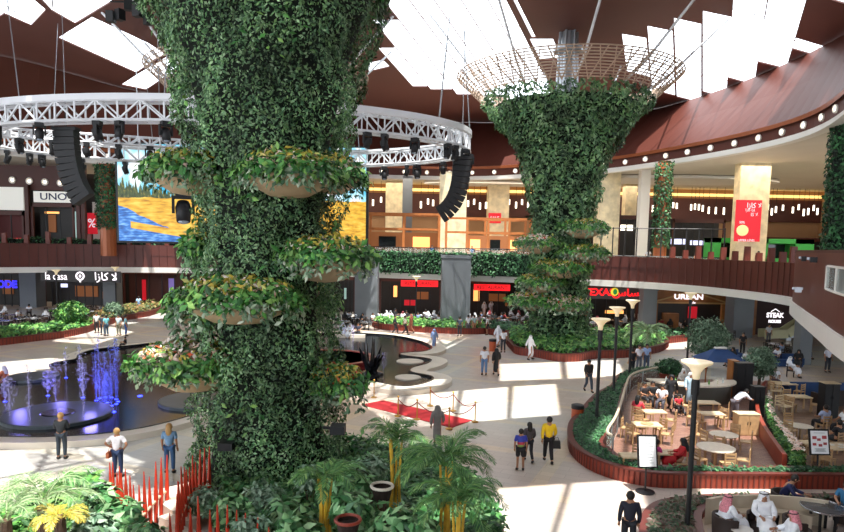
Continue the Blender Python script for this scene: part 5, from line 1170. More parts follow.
# menu boards
def menu_board(px, py, x0, y0, x1, y1, lab, art, tilt=0., z=0.):
    X, Y, _ = G(px, py, z); t = thing('menu_board', lab, 'sign board', (X, Y, z)); c = DY((x0+x1)/2, (y0+y1)/2, Y); a = DY(x0, (y0+y1)/2, Y); b = DY(x1, (y0+y1)/2, Y); u = DY((x0+x1)/2, y0, Y); d = DY((x0+x1)/2, y1, Y)
    w_, h_ = abs(b[0]-a[0]), abs(u[2]-d[2]); cz = c[2]-z; cx = c[0]-X; M = Matrix.Rotation(R(-14), 3, 'X')
    mb = MB(); mb.box((cx, 0, cz), (w_+.12, .05, h_+.12), rx=R(-14)); mb.build('frame', M_black, t)
    p = mat('menu_sheet', 'eef2f4', .4); mb = MB(); mb.box((cx, -.035, cz), (w_, .02, h_), rx=R(-14)); s = mb.build('sheet', p, t)
    if art:
        for i, (dx, dz, r) in enumerate([(-.3, .2, .12), (-.05, .12, .1), (.28, .22, .13), (-.32, -.08, .1), (.02, -.12, .1), (.3, -.05, .1)]):
            mb = MB(); mb.box((cx+dx*w_, -.055+dz*h_*.25*-.99*0-.0, cz+dz*h_), (r*2*w_, .014, r*1.1*h_), rx=R(-14)); o = mb.build('food_picture', cm('a8474a'), s); o.location.y = -math.sin(R(14))*-dz*h_*1.0*-1*-1 if False else dz*h_*math.tan(R(14))
    for k in range(9):
        mb = MB(); dz = (-.4+.05*k*(1 if not art else .3)+(.0 if art else 0)); 
        if not art: dz = .36-.09*k
        else: dz = -.26-.03*k if k < 5 else .40
        mb.box((cx, -.052, cz+dz*h_), (w_*(.5 if k % 2 else .66), .008, .012)); o = mb.build('text_line', cm('8a8f94'), s); o.location.y = dz*h_*math.tan(R(14))
    mb = MB(); mb.tube([(0, 0, .02), (cx, .03, cz-h_*.3)], .03, 6); mb.lathe([(.32, 0), (.32, .03), (.05, .05)], n=18); mb.build('stand', M_black, t)
menu_board(645, 492, 639, 437, 655.5, 465.5, 'white menu board with faint lines on a black stand before the terrace planter', False)
menu_board(817, 478, 810.5, 431, 827.5, 453, 'menu board with red food pictures on a black stand in the right terrace', True, z=.04)
# seating of the front group
cc = G(824, 507, .75); PDT.put((cc[0], cc[1], 0), 0, 'round dark glass table with silver rim at the bottom right')
mb = MB(); mb.tube([(.63*math.cos(a*.25), .63*math.sin(a*.25), .75) for a in range(25)], .02, 6, closed=True); r_ = mb.build('silver_rim', M_chrome, PDT.root)
# left and middle cafe seating
rg = random.Random(5)
i = 0
for (xa, xb, ya, yb, n, side) in ((-6, 52, 322, 329, 8, 'left cafe'), (50, 104, 312, 319, 7, 'column-side cafe'), (378, 436, 322, 325, 6, 'middle restaurant'), (338, 372, 325, 330, 3, 'cafe beside the near tower'), (470, 520, 324, 328, 5, 'restaurant behind the hedge'), (585, 640, 326, 330, 5, 'chicken restaurant'), (700, 728, 337, 340, 2, 'timber shopfront'), (770, 800, 352, 360, 3, 'right gallery cafe')):
    for k in range(n):
        px = xa+(xb-xa)*(k+.5)/n; py = rg.uniform(ya, yb); c = G(px, py); PDT.put((c[0], c[1], 0), 0, 'small dark round table of the %s' % side, 'tables of the '+side)
        seats(PCD, c, 1.0, (rg.uniform(150, 210), rg.uniform(-30, 30), 90), 'dark chair in the %s' % side, 'chairs of the '+side, 0.)
# ================================================================ people
def skin_mesh(name, V, E, Rr, root=0, lv=1):
    me = bpy.data.meshes.new(name); me.from_pydata([tuple(v) for v in V], E, []); o = bpy.data.objects.new(name, me); COL.objects.link(o)
    m = o.modifiers.new('s', 'SKIN'); m.use_smooth_shade = True
    if not me.skin_vertices: me.attributes
    for i, r in enumerate(Rr): d = me.skin_vertices[0].data[i]; d.radius = r if isinstance(r, tuple) else (r, r); d.use_root = (i == root)
    s = o.modifiers.new('d', 'SUBSURF'); s.levels = lv; s.render_levels = lv
    dg = bpy.context.evaluated_depsgraph_get(); dg.update(); out = bpy.data.meshes.new_from_object(o.evaluated_get(dg)); bpy.data.objects.remove(o); bpy.data.meshes.remove(me)
    v = np.zeros(len(out.vertices)*3); out.vertices.foreach_get('co', v); fs = [tuple(p.vertices) for p in out.polygons]; bpy.data.meshes.remove(out); return v.reshape(-1, 3), fs
def vadd(a, b): return (a[0]+b[0], a[1]+b[1], a[2]+b[2])
def pose(kind):
    J = dict(pelvis=(0, 0, .95), waist=(0, 0, 1.1), chest=(0, 0, 1.32), neck=(0, .0, 1.47), head=(0, .02, 1.56), crown=(0, .025, 1.655),
             sl=(-.17, 0, 1.40), sr=(.17, 0, 1.40), el=(-.22, -.03, 1.12), er=(.22, -.03, 1.12), hl=(-.22, .06, .86), hr=(.22, .06, .86),
             pl=(-.09, 0, .9), pr=(.09, 0, .9), kl=(-.10, .02, .5), kr=(.10, .02, .5), al=(-.11, -.02, .08), ar=(.11, -.02, .08), tl=(-.12, .14, .03), tr=(.12, .14, .03))
    if kind in ('walk', 'robewalk'):
        J.update(kl=(-.09, .16, .52), al=(-.09, .24, .09), tl=(-.09, .40, .05), kr=(.09, .02, .5), ar=(.09, -.26, .13), tr=(.10, -.12, .04), hl=(-.24, -.16, .9), el=(-.23, -.12, 1.13), er=(.23, .06, 1.13), hr=(.22, .24, .95))
    if kind == 'hips': J.update(el=(-.36, -.08, 1.18), hl=(-.19, .06, 1.0), er=(.36, -.08, 1.18), hr=(.19, .06, 1.0))
    if kind == 'fold': J.update(el=(-.22, .05, 1.14), hl=(.05, .2, 1.2), er=(.22, .05, 1.14), hr=(-.05, .22, 1.24))
    if kind == 'lean':
        J.update(waist=(0, .1, 1.05), chest=(0, .34, 1.2), neck=(0, .47, 1.27), head=(0, .56, 1.3), crown=(0, .63, 1.36), sl=(-.17, .40, 1.24), sr=(.17, .40, 1.24), el=(-.2, .55, 1.05), er=(.2, .55, 1.05), hl=(-.14, .75, .98), hr=(.14, .75, .98))
    if kind in ('sit', 'robesit', 'sitlean'):
        dz = -.42
        for k in ('pelvis', 'waist', 'chest', 'neck', 'head', 'crown', 'sl', 'sr', 'el', 'er', 'pl', 'pr'): J[k] = vadd(J[k], (0, -.05, dz))
        J.update(kl=(-.13, .40, .52), kr=(.13, .40, .52), al=(-.13, .42, .09), ar=(.13, .42, .09), tl=(-.13, .57, .04), tr=(.13, .57, .04), el=(-.24, .04, .76), er=(.24, .04, .76), hl=(-.14, .28, .72), hr=(.14, .28, .72), pl=(-.1, .02, .52), pr=(.1, .02, .52), pelvis=(0, -.05, .55))
        if kind == 'sitlean':
            for k, d in (('chest', .1), ('neck', .17), ('head', .22), ('crown', .25), ('sl', .13), ('sr', .13), ('el', .16), ('er', .16), ('hl', .2), ('hr', .2)): J[k] = vadd(J[k], (0, d, -.03))
    return J
M_skin = mat('skin', 'a8785a', .55); M_hairk = mat('black_hair', '16120f', .6); M_hairb = mat('blond_hair', 'b08a54', .6); M_shoe = mat('shoe', '1f1b1a', .5); M_eye = mat('eye', '0c0a0a', .3)
SPINE = ['pelvis', 'waist', 'chest', 'neck', 'head', 'crown', 'sl', 'sr', 'el', 'er', 'hl', 'hr', 'pl', 'pr', 'kl', 'kr', 'al', 'ar', 'tl', 'tr']
EDG = [('pelvis', 'waist'), ('waist', 'chest'), ('chest', 'neck'), ('neck', 'head'), ('head', 'crown'), ('chest', 'sl'), ('chest', 'sr'), ('sl', 'el'), ('sr', 'er'), ('el', 'hl'), ('er', 'hr'), ('pelvis', 'pl'), ('pelvis', 'pr'), ('pl', 'kl'), ('pr', 'kr'), ('kl', 'al'), ('kr', 'ar'), ('al', 'tl'), ('ar', 'tr')]
RAD = dict(pelvis=.125, waist=.11, chest=.125, neck=.055, head=.085, crown=.082, sl=.06, sr=.06, el=.042, er=.042, hl=.03, hr=.03, pl=.085, pr=.085, kl=.055, kr=.055, al=.04, ar=.04, tl=.03, tr=.03)
MESHES = {}
def tomesh(name, V, Fc, smooth=True):
    mb = MB(); mb.raw(V, Fc); me = mb.mesh(name, [M_skin], smooth); return me
def pose_meshes(kind):
    if kind in MESHES: return MESHES[kind]
    J = pose(kind); ix = {k: i for i, k in enumerate(SPINE)}; D = {}
    V, Fc = skin_mesh('b', [J[k] for k in SPINE], [(ix[a], ix[b]) for a, b in EDG], [RAD[k] for k in SPINE])
    mb = MB(); mb.raw(V, Fc); H = Vector(J['head']); C = Vector(J['crown']); up = (C-H).normalized(); fwd = Vector((0, 1, 0)); fwd = (fwd-up*fwd.dot(up)).normalized()
    face = H+up*.045+fwd*.088; B0 = Matrix((Vector((1, 0, 0)), fwd, up)).transposed()
    mb.ell(tuple(face-up*.01), (.014, .022, .022), 6, 5); mb.ell(tuple(face-up*.055-fwd*.012), (.026, .01, .008), 6, 4)
    for s in (-1, 1): mb.ell(tuple(H+up*.035+Vector((s*.09, 0, 0))), (.012, .022, .032), 6, 5)
    for h, e, s in (('hl', 'el', -1), ('hr', 'er', 1)):       # palm, four fingers and a thumb
        p = Vector(J[h]); d = (p-Vector(J[e])).normalized(); side = d.cross(Vector((s, 0, 0))); side = side.normalized() if side.length > .1 else Vector((0, 1, 0)); cr = d.cross(side).normalized()
        mb.tube([tuple(p-d*.01), tuple(p+d*.045), tuple(p+d*.085)], [.026, .036, .03], 8)
        for i, L in enumerate((.062, .075, .07, .055)):
            b = p+d*.075+side*(.027-.018*i); mb.tube([tuple(b), tuple(b+d*L*.55-cr*s*.006), tuple(b+d*L*.9-cr*s*.022)], [.0095, .009, .007], 6)
        b = p+d*.03+side*.03; mb.tube([tuple(b), tuple(b+side*.03+d*.03), tuple(b+side*.035+d*.06)], [.012, .011, .008], 6)
    D['body'] = mb.mesh('body', [M_skin], True)
    def part(name, keys, edges, rad):
        iy = {k: i for i, k in enumerate(keys)}; V, Fc = skin_mesh('g', [J[k] if k in J else k for k in keys], [(iy[a], iy[b]) for a, b in edges], rad); D[name] = tomesh(name, V, Fc)
    J['hipl'] = vadd(J['pelvis'], (0, 0, -.03)); J['nb'] = tuple(Vector(J['chest']).lerp(Vector(J['neck']), .75))
    J['wl'] = tuple(Vector(J['el']).lerp(Vector(J['hl']), .88)); J['wr'] = tuple(Vector(J['er']).lerp(Vector(J['hr']), .88)); J['ml'] = tuple(Vector(J['sl']).lerp(Vector(J['el']), .8)); J['mr'] = tuple(Vector(J['sr']).lerp(Vector(J['er']), .8))
    J['kneel'] = tuple(Vector(J['kl']).lerp(Vector(J['al']), .9)); J['kneer'] = tuple(Vector(J['kr']).lerp(Vector(J['ar']), .9)); J['shl'] = tuple(Vector(J['pl']).lerp(Vector(J['kl']), .95)); J['shr'] = tuple(Vector(J['pr']).lerp(Vector(J['kr']), .95))
    J['km'] = tuple((Vector(J['kl'])+Vector(J['kr']))/2); J['am'] = tuple((Vector(J['al'])+Vector(J['ar']))/2+Vector((0, 0, .06)))
    T = ['hipl', 'waist', 'chest', 'nb', 'sl', 'sr', 'el', 'er', 'wl', 'wr']; TE = [('hipl', 'waist'), ('waist', 'chest'), ('chest', 'nb'), ('chest', 'sl'), ('chest', 'sr'), ('sl', 'el'), ('sr', 'er'), ('el', 'wl'), ('er', 'wr')]
    part('long_sleeved_top', T, TE, [.15, .135, .15, .065, .075, .075, .058, .058, .045, .045])
    T2 = ['hipl', 'waist', 'chest', 'nb', 'sl', 'sr', 'ml', 'mr']; part('shirt', T2, TE[:5]+[('sl', 'ml'), ('sr', 'mr')], [.15, .135, .15, .065, .075, .075, .066, .066])
    part('trousers', ['pelvis', 'pl', 'pr', 'kl', 'kr', 'kneel', 'kneer'], [('pelvis', 'pl'), ('pelvis', 'pr'), ('pl', 'kl'), ('pr', 'kr'), ('kl', 'kneel'), ('kr', 'kneer')], [.115, .1, .1, .075, .075, .06, .06])
    part('shorts', ['pelvis', 'pl', 'pr', 'shl', 'shr'], [('pelvis', 'pl'), ('pelvis', 'pr'), ('pl', 'shl'), ('pr', 'shr')], [.14, .11, .11, .09, .09])
    part('robe', T+['km', 'am'], TE+[('hipl', 'km'), ('km', 'am')], [.19 if 'sit' in kind else .165, .15, .155, .07, .085, .085, .07, .07, .065, .065, .235 if 'sit' in kind else .17, .24 if 'sit' in kind else .2])
    mb = MB(); mb.ell(tuple(H+up*.05-fwd*.03), (.1, .1, .12), 12, 8, B0); D['hair'] = mb.mesh('hair', [M_hairk], True)
    mb = MB(); mb.ell(tuple(H+up*.05-fwd*.028), (.105, .105, .125), 12, 8, B0); mb.ell(tuple(H-up*.08-fwd*.08), (.1, .055, .2), 10, 8); D['long_hair'] = mb.mesh('long_hair', [M_hairk], True)
    mb = MB(); B = Matrix((Vector((1, 0, 0)), fwd, up)).transposed()
    rings = []
    for z, rx, ryf, ryb in ((.145, .02, .02, .02), (.13, .075, .07, .08), (.08, .108, .095, .115), (.03, .115, .08, .125), (-.04, .125, .06, .14), (-.12, .15, .05, .17), (-.20, .17, .05, .185), (-.3, .15, .0, .19)):
        rg_ = []
        for k in range(20):
            a = 2*PI*k/20; sn = math.sin(a); y = (ryf if sn > 0 else ryb)*sn; rg_.append(tuple(H+B @ Vector((rx*math.cos(a), y-.01, z))))
        rings.append(rg_)
    mb.loft(rings); D['headcloth'] = mb.mesh('headcloth', [M_skin], True)
    mb = MB(); mb.tube([tuple(H+B @ Vector((.104*math.cos(2*PI*k/18), .102*math.sin(2*PI*k/18)-.01, .1))) for k in range(18)], .013, 6, closed=True); D['head_cord'] = mb.mesh('head_cord', [M_hairk], True)
    for s, nm in ((-1, 'el_'), (1, 'er_')):
        mb = MB(); mb.ell(tuple(face-fwd*.012+up*.022+Vector((s*.032, 0, 0))), (.01, .008, .008), 6, 4); D[nm] = mb.mesh('eye', [M_eye])
    for k, a, q in (('shl_', 'al', 'tl'), ('shr_', 'ar', 'tr')):
        mb = MB(); A_, B_ = Vector(J[a]), Vector(J[q]); d = B_-A_; mb.tube([tuple(A_-d*.2+Vector((0, 0, -.02))), tuple(A_+d*.4+Vector((0, 0, -.025))), tuple(B_+d*.1)], [.05, .052, .035], 8); D[k] = mb.mesh('shoe', [M_shoe], True)
    MESHES[kind] = D; return D
def addpart(root, name, me, m):
    o = bpy.data.objects.new(name, me); COL.objects.link(o); o.parent = root; o.material_slots[0].link = 'OBJECT'; o.material_slots[0].material = m; return o
def person(loc, rz, kind, lab, top='ffffff', bot='24304a', hair='k', sleeve='short', outfit='casual', cloth='f2f2ee', s=1., grp=None, skin=None, eyes=True):
    D = pose_meshes(kind); t = thing('person', lab, 'person', loc, rz, grp); s *= 1.07; t.scale = (s*1.08, s*1.08, s)
    addpart(t, 'body', D['body'], skin or M_skin)
    if outfit == 'casual':
        addpart(t, 'shirt', D['long_sleeved_top' if sleeve == 'long' else 'shirt'], top if not isinstance(top, str) else cm(top)); addpart(t, 'shorts' if bot.startswith('s') else 'trousers', D['shorts' if bot.startswith('s') else 'trousers'], cm(bot.lstrip('s')))
        addpart(t, 'hair', D['long_hair' if 'l' in hair else 'hair'], M_hairb if 'b' in hair else M_hairk)
    else:
        addpart(t, 'robe', D['robe'], cm(top)); addpart(t, 'headcloth', D['headcloth'], cm(cloth) if isinstance(cloth, str) else cloth)
        if outfit == 'robe': addpart(t, 'head_cord', D['head_cord'], M_black)
    addpart(t, 'shoe', D['shl_'], M_shoe); addpart(t, 'shoe', D['shr_'], M_shoe)
    if eyes: addpart(t, 'eye', D['el_'], M_eye); addpart(t, 'eye', D['er_'], M_eye)
    return t
AW = 0.; TO = PI
def PG(px, py, *a, z=0., **k): return person(G(px, py, z), *a, **k)
# ---- around the fountain
PG(62, 459, R(8), 'fold', 'fair-haired person in black top and dark jeans facing the fountain', top='1d2227', bot='28323c', hair='b', sleeve='long', s=.98)
PG(118, 477, R(-4), 'hips', 'person in white t-shirt and blue jeans, hands on hips, behind the stakes', top='e6e4e8', bot='243a5e', hair='b', s=.96)
t = thing('shoulder_bag', 'small orange-brown bag at the hip of the person in the white t-shirt', 'bag', vadd(G(118, 477), (-.27, -.05, .82))); mb = MB(); mb.box((0, 0, 0), (.1, .26, .2)); mb.build('pouch', cm('b0603a'), t); mb = MB(); mb.tube([(0, -.1, .1), (.12, -.05, .45), (.12, .05, .5), (0, .1, .1)], .01, 5); mb.build('strap', cm('b0603a'), t)
PG(170, 473, R(5), 'stand', 'person with long fair hair in denim-blue waistcoat and jeans', top='6f94b8', bot='3a5f8c', hair='bl', s=.99)
PG(97, 333, R(200), 'stand', 'person in grey-white top and black trousers, leftmost of the group of four', top='c9ccc8', bot='1c1c20')
PG(106.5, 336, R(60), 'stand', 'person in teal shirt and dark jeans, second of the group of four', top='6fb4bc', bot='2c4256')
PG(119, 335.5, R(170), 'stand', 'person in pale shirt and khaki trousers, third of the group of four', top='b8ccd0', bot='6c6a58')
PG(126, 336, R(-60), 'stand', 'person in pale teal shirt and blue jeans, rightmost of the group of four', top='8fc4cc', bot='3a5c9c')
PG(103, 335, R(20), 'stand', 'person in dark jacket half hidden behind the teal shirt', top='2a3440', bot='28303c')
PG(125, 349, R(100), 'sit', 'small dark-clad person sitting on the low pool rim', top='1a1a1c', bot='1a1a1c', s=.7)
PG(139, 312, R(20), 'walk', 'person in light blue top walking by the yellow shrub bed', top='9cc0e0', bot='3a6aa0')
PG(4, 389, R(90), 'sit', 'person in white headscarf and orange seated at the left pool rim', top='c8704a', outfit='abaya', cloth='d8d4e0', s=.95)
# ---- middle of the hall
PG(484, 375, R(0), 'stand', 'man in white shirt and blue jeans walking away beside a woman in black', top='dfe3ec', bot='5c80ac', s=1.02)
PG(496, 375.5, R(5), 'robewalk', 'woman in a long black robe beside the man in white shirt', top='141418', outfit='abaya', cloth='141418', s=.98)
PG(503, 352.5, R(10), 'stand', 'man in white shirt and dark trousers beside the orange bin', top='e8e8ec', bot='2c3038', s=1.02)
PG(498, 347, R(-40), 'robewalk', 'man in long white robe behind the orange bin', top='e4e6ee', outfit='robe', cloth='e8e8ee')
PG(530, 360, R(-60), 'robewalk', 'man in white robe and white headcloth beside the far tower bed', top='eceef4', outfit='robe', cloth='eceef4', s=1.02)
PG(588, 391.5, R(190), 'walk', 'man in black top and jeans walking across the sunlit floor', top='201c1e', bot='35404e', sleeve='long', s=1.03)
# three walking away
M_stripe = bpy.data.materials.new('striped_shirt'); M_stripe.use_nodes = True; nt = M_stripe.node_tree; tc = nt.nodes.new('ShaderNodeTexCoord'); sp = nt.nodes.new('ShaderNodeSeparateXYZ'); mr = nt.nodes.new('ShaderNodeMapRange'); mr.inputs[1].default_value = .9; mr.inputs[2].default_value = 1.5
cr = nt.nodes.new('ShaderNodeValToRGB'); cr.color_ramp.interpolation = 'CONSTANT'; e = cr.color_ramp.elements; e[0].position = 0; e[0].color = (*hexc('6f9c4c'), 1); e[1].position = .3; e[1].color = (*hexc('b02a44'), 1); q = e.new(.48); q.color = (*hexc('2434a0'), 1)
nt.links.new(tc.outputs['Object'], sp.inputs[0]); nt.links.new(sp.outputs[2], mr.inputs[0]); nt.links.new(mr.outputs[0], cr.inputs[0]); nt.links.new(cr.outputs[0], nt.nodes['Principled BSDF'].inputs['Base Color'])
PG(520, 470, R(-4), 'stand', 'child in blue, red and green striped shirt and black shorts walking away', top=M_stripe, bot='s17171c', s=.86)
PG(528.5, 462, R(6), 'walk', 'girl with long dark hair in grey top walking between child and woman', top='4a4448', bot='24242a', hair='kl', s=.86, sleeve='long')
PG(548, 463, R(-3), 'walk', 'woman in bright yellow top and black trousers walking away', top='f0c818', bot='17151a', s=1.0, sleeve='long')
p = G(548, 463); t = thing('handbag', 'black handbag carried by the woman in yellow', 'bag', (p[0]+.30, p[1], .72)); mb = MB(); mb.box((0, 0, .02), (.32, .12, .3), taper=.85); mb.build('pouch', M_black, t); mb = MB(); mb.tube([(-.1, 0, .16), (-.05, 0, .3), (.05, 0, .3), (.1, 0, .16)], .012, 5); mb.build('handle', M_black, t)
PG(434, 349, R(180), 'robewalk', 'small figure in blue and white robe near the middle pool', top='7c94c0', outfit='abaya', cloth='8a9cc4', s=.9)
PG(437, 446, R(0), 'robewalk', 'figure in grey robe behind the palm, right of the near tower', top='85817e', outfit='abaya', cloth='85817e', s=.95)
PG(395, 334.5, R(-90), 'walk', 'man in black walking past the middle hedge bed', top='1c2230', bot='1c2026', sleeve='long')
PG(405, 335, R(-80), 'walk', 'woman in white top and black trousers walking behind the man in black', top='d4cfc0', bot='1a1a1e')
PG(411, 333, R(60), 'robewalk', 'figure in reddish-brown robe before the middle hedge bed', top='9a5a44', outfit='abaya', cloth='8a5040')
for i, (px, py, top, bot, lab) in enumerate([(459.5, 336, '3a4250', '22262e', 'man in dark grey standing before the wide grey pier'), (468, 334, 'e6e8ee', '6a6670', 'person in white top before the restaurant, left of three'), (474, 334, '9ab0b0', 'a87858', 'person in pale green before the restaurant'), (479.5, 333, '8a7a80', 'b88468', 'person in mauve top before the restaurant'), (487, 335, 'f2f4f8', 's141418', 'person in white t-shirt and black shorts before the restaurant')]):
    PG(px, py, R(20*i), 'stand', lab, top=top, bot=bot)
for i, (px, py, lab) in enumerate([(484, 317, 'man in white robe standing in the restaurant entrance, left one'), (491, 316, 'man in white robe standing in the restaurant entrance, right one')]): PG(px, py, R(180), 'robewalk', lab, top='dfe4f0', outfit='robe', cloth='eef0f6')
PG(343, 338, R(200), 'robesit', 'man in pale lilac robe seated by the middle pool, left of three', top='c8cce0', outfit='robe', cloth='e0e2ec'); PG(350, 339, R(160), 'robesit', 'man in white robe seated by the middle pool, middle of three', top='eceef4', outfit='robe', cloth='eceef4'); PG(358, 338, R(170), 'sit', 'person in dark clothes seated by the middle pool, right of three', top='32364a', bot='24242c')
mb = MB(); a = G(338, 339); b = G(362, 339); mb.box(((a[0]+b[0])/2, a[1]-.05, .22), (b[0]-a[0]+.6, .5, .44)); tag(mb.build('stone_bench', M_coping), 'pale stone bench at the far side of the middle pool', 'bench')
# seated guests of the far restaurants
rg = random.Random(21); LK = [('robesit', 'robe', 'e6e9f2', 'eef0f6', 'man in white robe and white headcloth'), ('sit', 'casual', 'dfe2ea', '2a2e3a', 'person in white shirt'), ('robesit', 'abaya', '17171b', '17171b', 'woman in black robe'), ('sit', 'casual', '8aa0c4', '2a2e3a', 'person in light blue shirt'), ('robesit', 'robe', 'e9ebf3', 'b4525a', 'man in white robe and red headcloth'), ('sit', 'casual', 'a03038', '26262c', 'person in dark red shirt')]
WT = [0, 0, 1, 2, 0, 1, 3, 0, 5, 1, 4, 2]
def crowd(xa, xb, ya, yb, n, where, up=0.):
    for k in range(n):
        q = LK[WT[rg.randrange(12)]]; px = xa+(xb-xa)*(k+rg.uniform(.2, .8))/n; py = rg.uniform(ya, yb); side = 'left' if k < n/3 else ('right' if k > 2*n/3 else 'middle')
        x, y, _ = G(px, py, up); rz = rg.uniform(0, 6.28); person((x, y, up), rz, q[0], '%s seated at the %s' % (q[4], where), top=q[2], bot='2a2e3a', outfit=q[1], cloth=q[3], grp='guests of the '+where, eyes=False)
        PCD.put((x-math.sin(-rz)*-.0, y, up), rz, 'occupied dark chair at the '+where, 'occupied chairs of the '+where)
crowd(334, 376, 322, 328, 7, 'cafe beside the near tower'); crowd(378, 448, 320, 325.5, 13, 'middle restaurant'); crowd(466, 528, 320, 326, 10, 'restaurant behind the hedge'); crowd(582, 640, 325, 330, 6, 'chicken restaurant')
crowd(0, 90, 316, 326, 7, 'left cafe'); crowd(655, 690, 328, 333, 4, 'timber shopfront'); crowd(730, 810, 358, 378, 10, 'right gallery cafe')
# ---- right side
for px, py, top, bot, rz, lab in ((631.5, 376, '22222c', '262b38', 20, 'man in black beside the rear street lamp'), (638.5, 371, 'dfe0ea', '5a6070', 190, 'man in white shirt behind the man in black'), (646, 370, '9cb6e4', '44546e', 175, 'man in light blue shirt and grey-blue trousers'),
                                  (742, 355, '181418', '1a161a', 170, 'man in black standing on the floor below the maroon wall'), (768, 344, 'b4b4b8', '5a5a60', 180, 'person in grey near the lit two-line sign'), (827, 372, 'd6d9e8', '2a2c36', 185, 'man in white shirt standing under the bay at the right')):
    PG(px, py, R(rz), 'stand', lab, top=top, bot=bot)
PG(747, 385, R(200), 'robewalk', 'tall man in pale blue-white robe left of the small tree', top='bcc8dc', outfit='robe', cloth='e8ecf2', s=1.05)
Z = .05
PG(734, 421, R(-70), 'lean', 'waiter in white shirt bending over the service cabinet', top='dfe4f0', bot='5c5860', sleeve='long', z=Z)
PG(670, 409, R(150), 'robewalk', 'woman in black robe standing in the near terrace', top='16161c', outfit='abaya', cloth='16161c', z=Z)
PG(689, 407, R(170), 'robewalk', 'person in wide light blue robe by the street lamp', top='b0ccdc', outfit='abaya', cloth='e8f0f4', z=Z, s=1.02)
PG(678, 414, R(180), 'sit', 'child in red top in a black pushchair', top='c02838', bot='1a1a1e', z=Z+.06, s=.72)
p = G(678, 414, Z); t = thing('pushchair', 'black pushchair holding the child in red', 'pushchair', p, PI); mb = MB(); mb.box((0, -.02, .32), (.42, .4, .06)); mb.box((0, -.2, .6), (.42, .06, .5)); mb.build('seat', M_black, t); mb = MB()
for s in (-1, 1): mb.bar((s*.22, .3, .1), (s*.22, -.25, .95), .03); mb.bar((s*.22, -.3, .1), (s*.22, .1, .5), .03)
mb.bar((-.22, -.25, .95), (.22, -.25, .95), .03); mb.build('frame', M_chrome, t)
for sx in (-1, 1):
    for sy in (-.3, .3): mb = MB(); mb.lathe([(.1, -.02), (.1, .02)], n=14); o = mb.build('wheel', M_black, t); o.rotation_euler = (0, R(90), 0); o.location = (sx*.25, sy, .1)
def seated(px, py, rz, lab, chairlab='chair under the ', P=None, z=Z, **k):
    kind = k.pop('kind', 'sit'); P = P or PCH; x, y, _ = G(px, py, z); person((x, y, z), R(rz), kind, lab, **k); P.put((x, y, z), R(rz), chairlab+lab.split(' seated')[0], None)
seated(680, 474, 70, 'woman in black headscarf and red top seated beside the street lamp', outfit='abaya', top='b81c24', cloth='101014')
seated(657, 470, -80, 'child in magenta top seated behind the white menu board', top='b8387c', bot='3a3040', s=.85, hair='kl')
seated(637, 424, -40, 'woman in red top seated with her back to us at the left rail', top='c03444', bot='2a2228', hair='kl', sleeve='long')
seated(644, 408, -160, 'person in dark top with pale scarf seated by the left rail', top='2a2426', bot='2a2a2e')
seated(652, 407, 180, 'person in black seated in the middle of the far wooden table', top='15171a', bot='222226')
seated(661, 411, 150, 'person in white top seated at the far wooden table', top='e6e2e6', bot='4a4a54')
seated(683, 392, 180, 'man in white turban seated behind the curved bar', outfit='abaya', top='d6cec4', cloth='f6f4f0')
seated(774, 389, 170, 'man in white shirt seated right of the small tree', top='e4e4ea', bot='5a4850')
seated(823, 434, 10, 'man in light blue shirt seated with his back to us behind the red-printed menu board', top='9aa6c6', bot='1c1c24', z=.04)
seated(836, 452, 20, 'person in black seated right of the red-printed menu board', top='14141a', bot='14141a', z=.04)
seated(843, 437, 100, 'person in white at the right picture edge', top='e8e8ec', bot='2a2a30', z=.04)
# front group of three men in white robes
def at(px, py, Y): p = DY(px, py, Y); return (p[0], Y, 0.)
M_check = mat('red_white_check', 'd88a94', .8, var=.35, vscale=40)
q = at(729, 506, 18.0); person(q, R(-75), 'robesit', 'man in white robe and red-checked headcloth, left of the front three', top='eceff6', outfit='robe', cloth=M_check); PTB.put(q, R(-75), 'dark tub chair of the left robed man')
q = at(764, 506, 18.1); person(q, R(172), 'robesit', 'man in white robe and white headcloth, middle of the front three', top='f0f2f8', outfit='robe', cloth='f2f3f8', s=1.04); PTB.put(q, R(172), 'dark tub chair of the middle robed man')
q = at(791, 519, 16.9); person(q, R(75), 'robesit', 'man in white robe and red-checked headcloth, right of the front three', top='eceff6', outfit='robe', cloth=M_check); PTB.put(q, R(75), 'dark tub chair of the right robed man')
q = at(786, 494, 19.9); person(q, R(-120), 'sitlean', 'person in dark blue seated left of the silver-rimmed table', top='1c2450', bot='1a1c28', sleeve='long'); PTB.put(q, R(-120), 'dark tub chair of the person in dark blue')
q = at(846, 500, 19.2); person(q, R(140), 'sit', 'person in teal-blue top seated behind the silver-rimmed table', top='2a6a94', bot='20242c'); PTB.put(q, R(140), 'dark tub chair of the person in teal-blue')
q = at(800, 512, 17.9); PTB.put(q, R(-90), 'empty dark tub chair left of the silver-rimmed table')
q = at(742, 522, 17.6); t = thing('side_table', 'small white round side table between the robed men', 'table', q); mb = MB(); mb.lathe([(.3, .5), (.3, .54), (.01, .545)], n=20); mb.build('tabletop', M_white, t); mb = MB(); mb.tube([(0, 0, 0), (0, 0, .5)], .04, 8); mb.lathe([(.2, 0), (.2, .02), (.04, .03)], n=16); mb.build('pedestal', M_black, t)
q = at(630, 508, 16.9); person(q, R(-10), 'stand', 'dark-haired man in dark navy top at the bottom edge', top='161a2a', bot='1c1e26', sleeve='long', s=1.0)
t = thing('sofa', 'pale curved bench behind the middle robed man', 'sofa', at(764, 497, 19.2)); mb = MB(); mb.lathe([(2.2, .0), (2.2, .85), (2.05, .85), (2.05, .45), (1.5, .43), (1.5, 0)], n=20, a0=R(40), a1=R(140), sx=1.1, sy=.5); o = mb.build('bench', M_beige, t); o.location.y = -.9
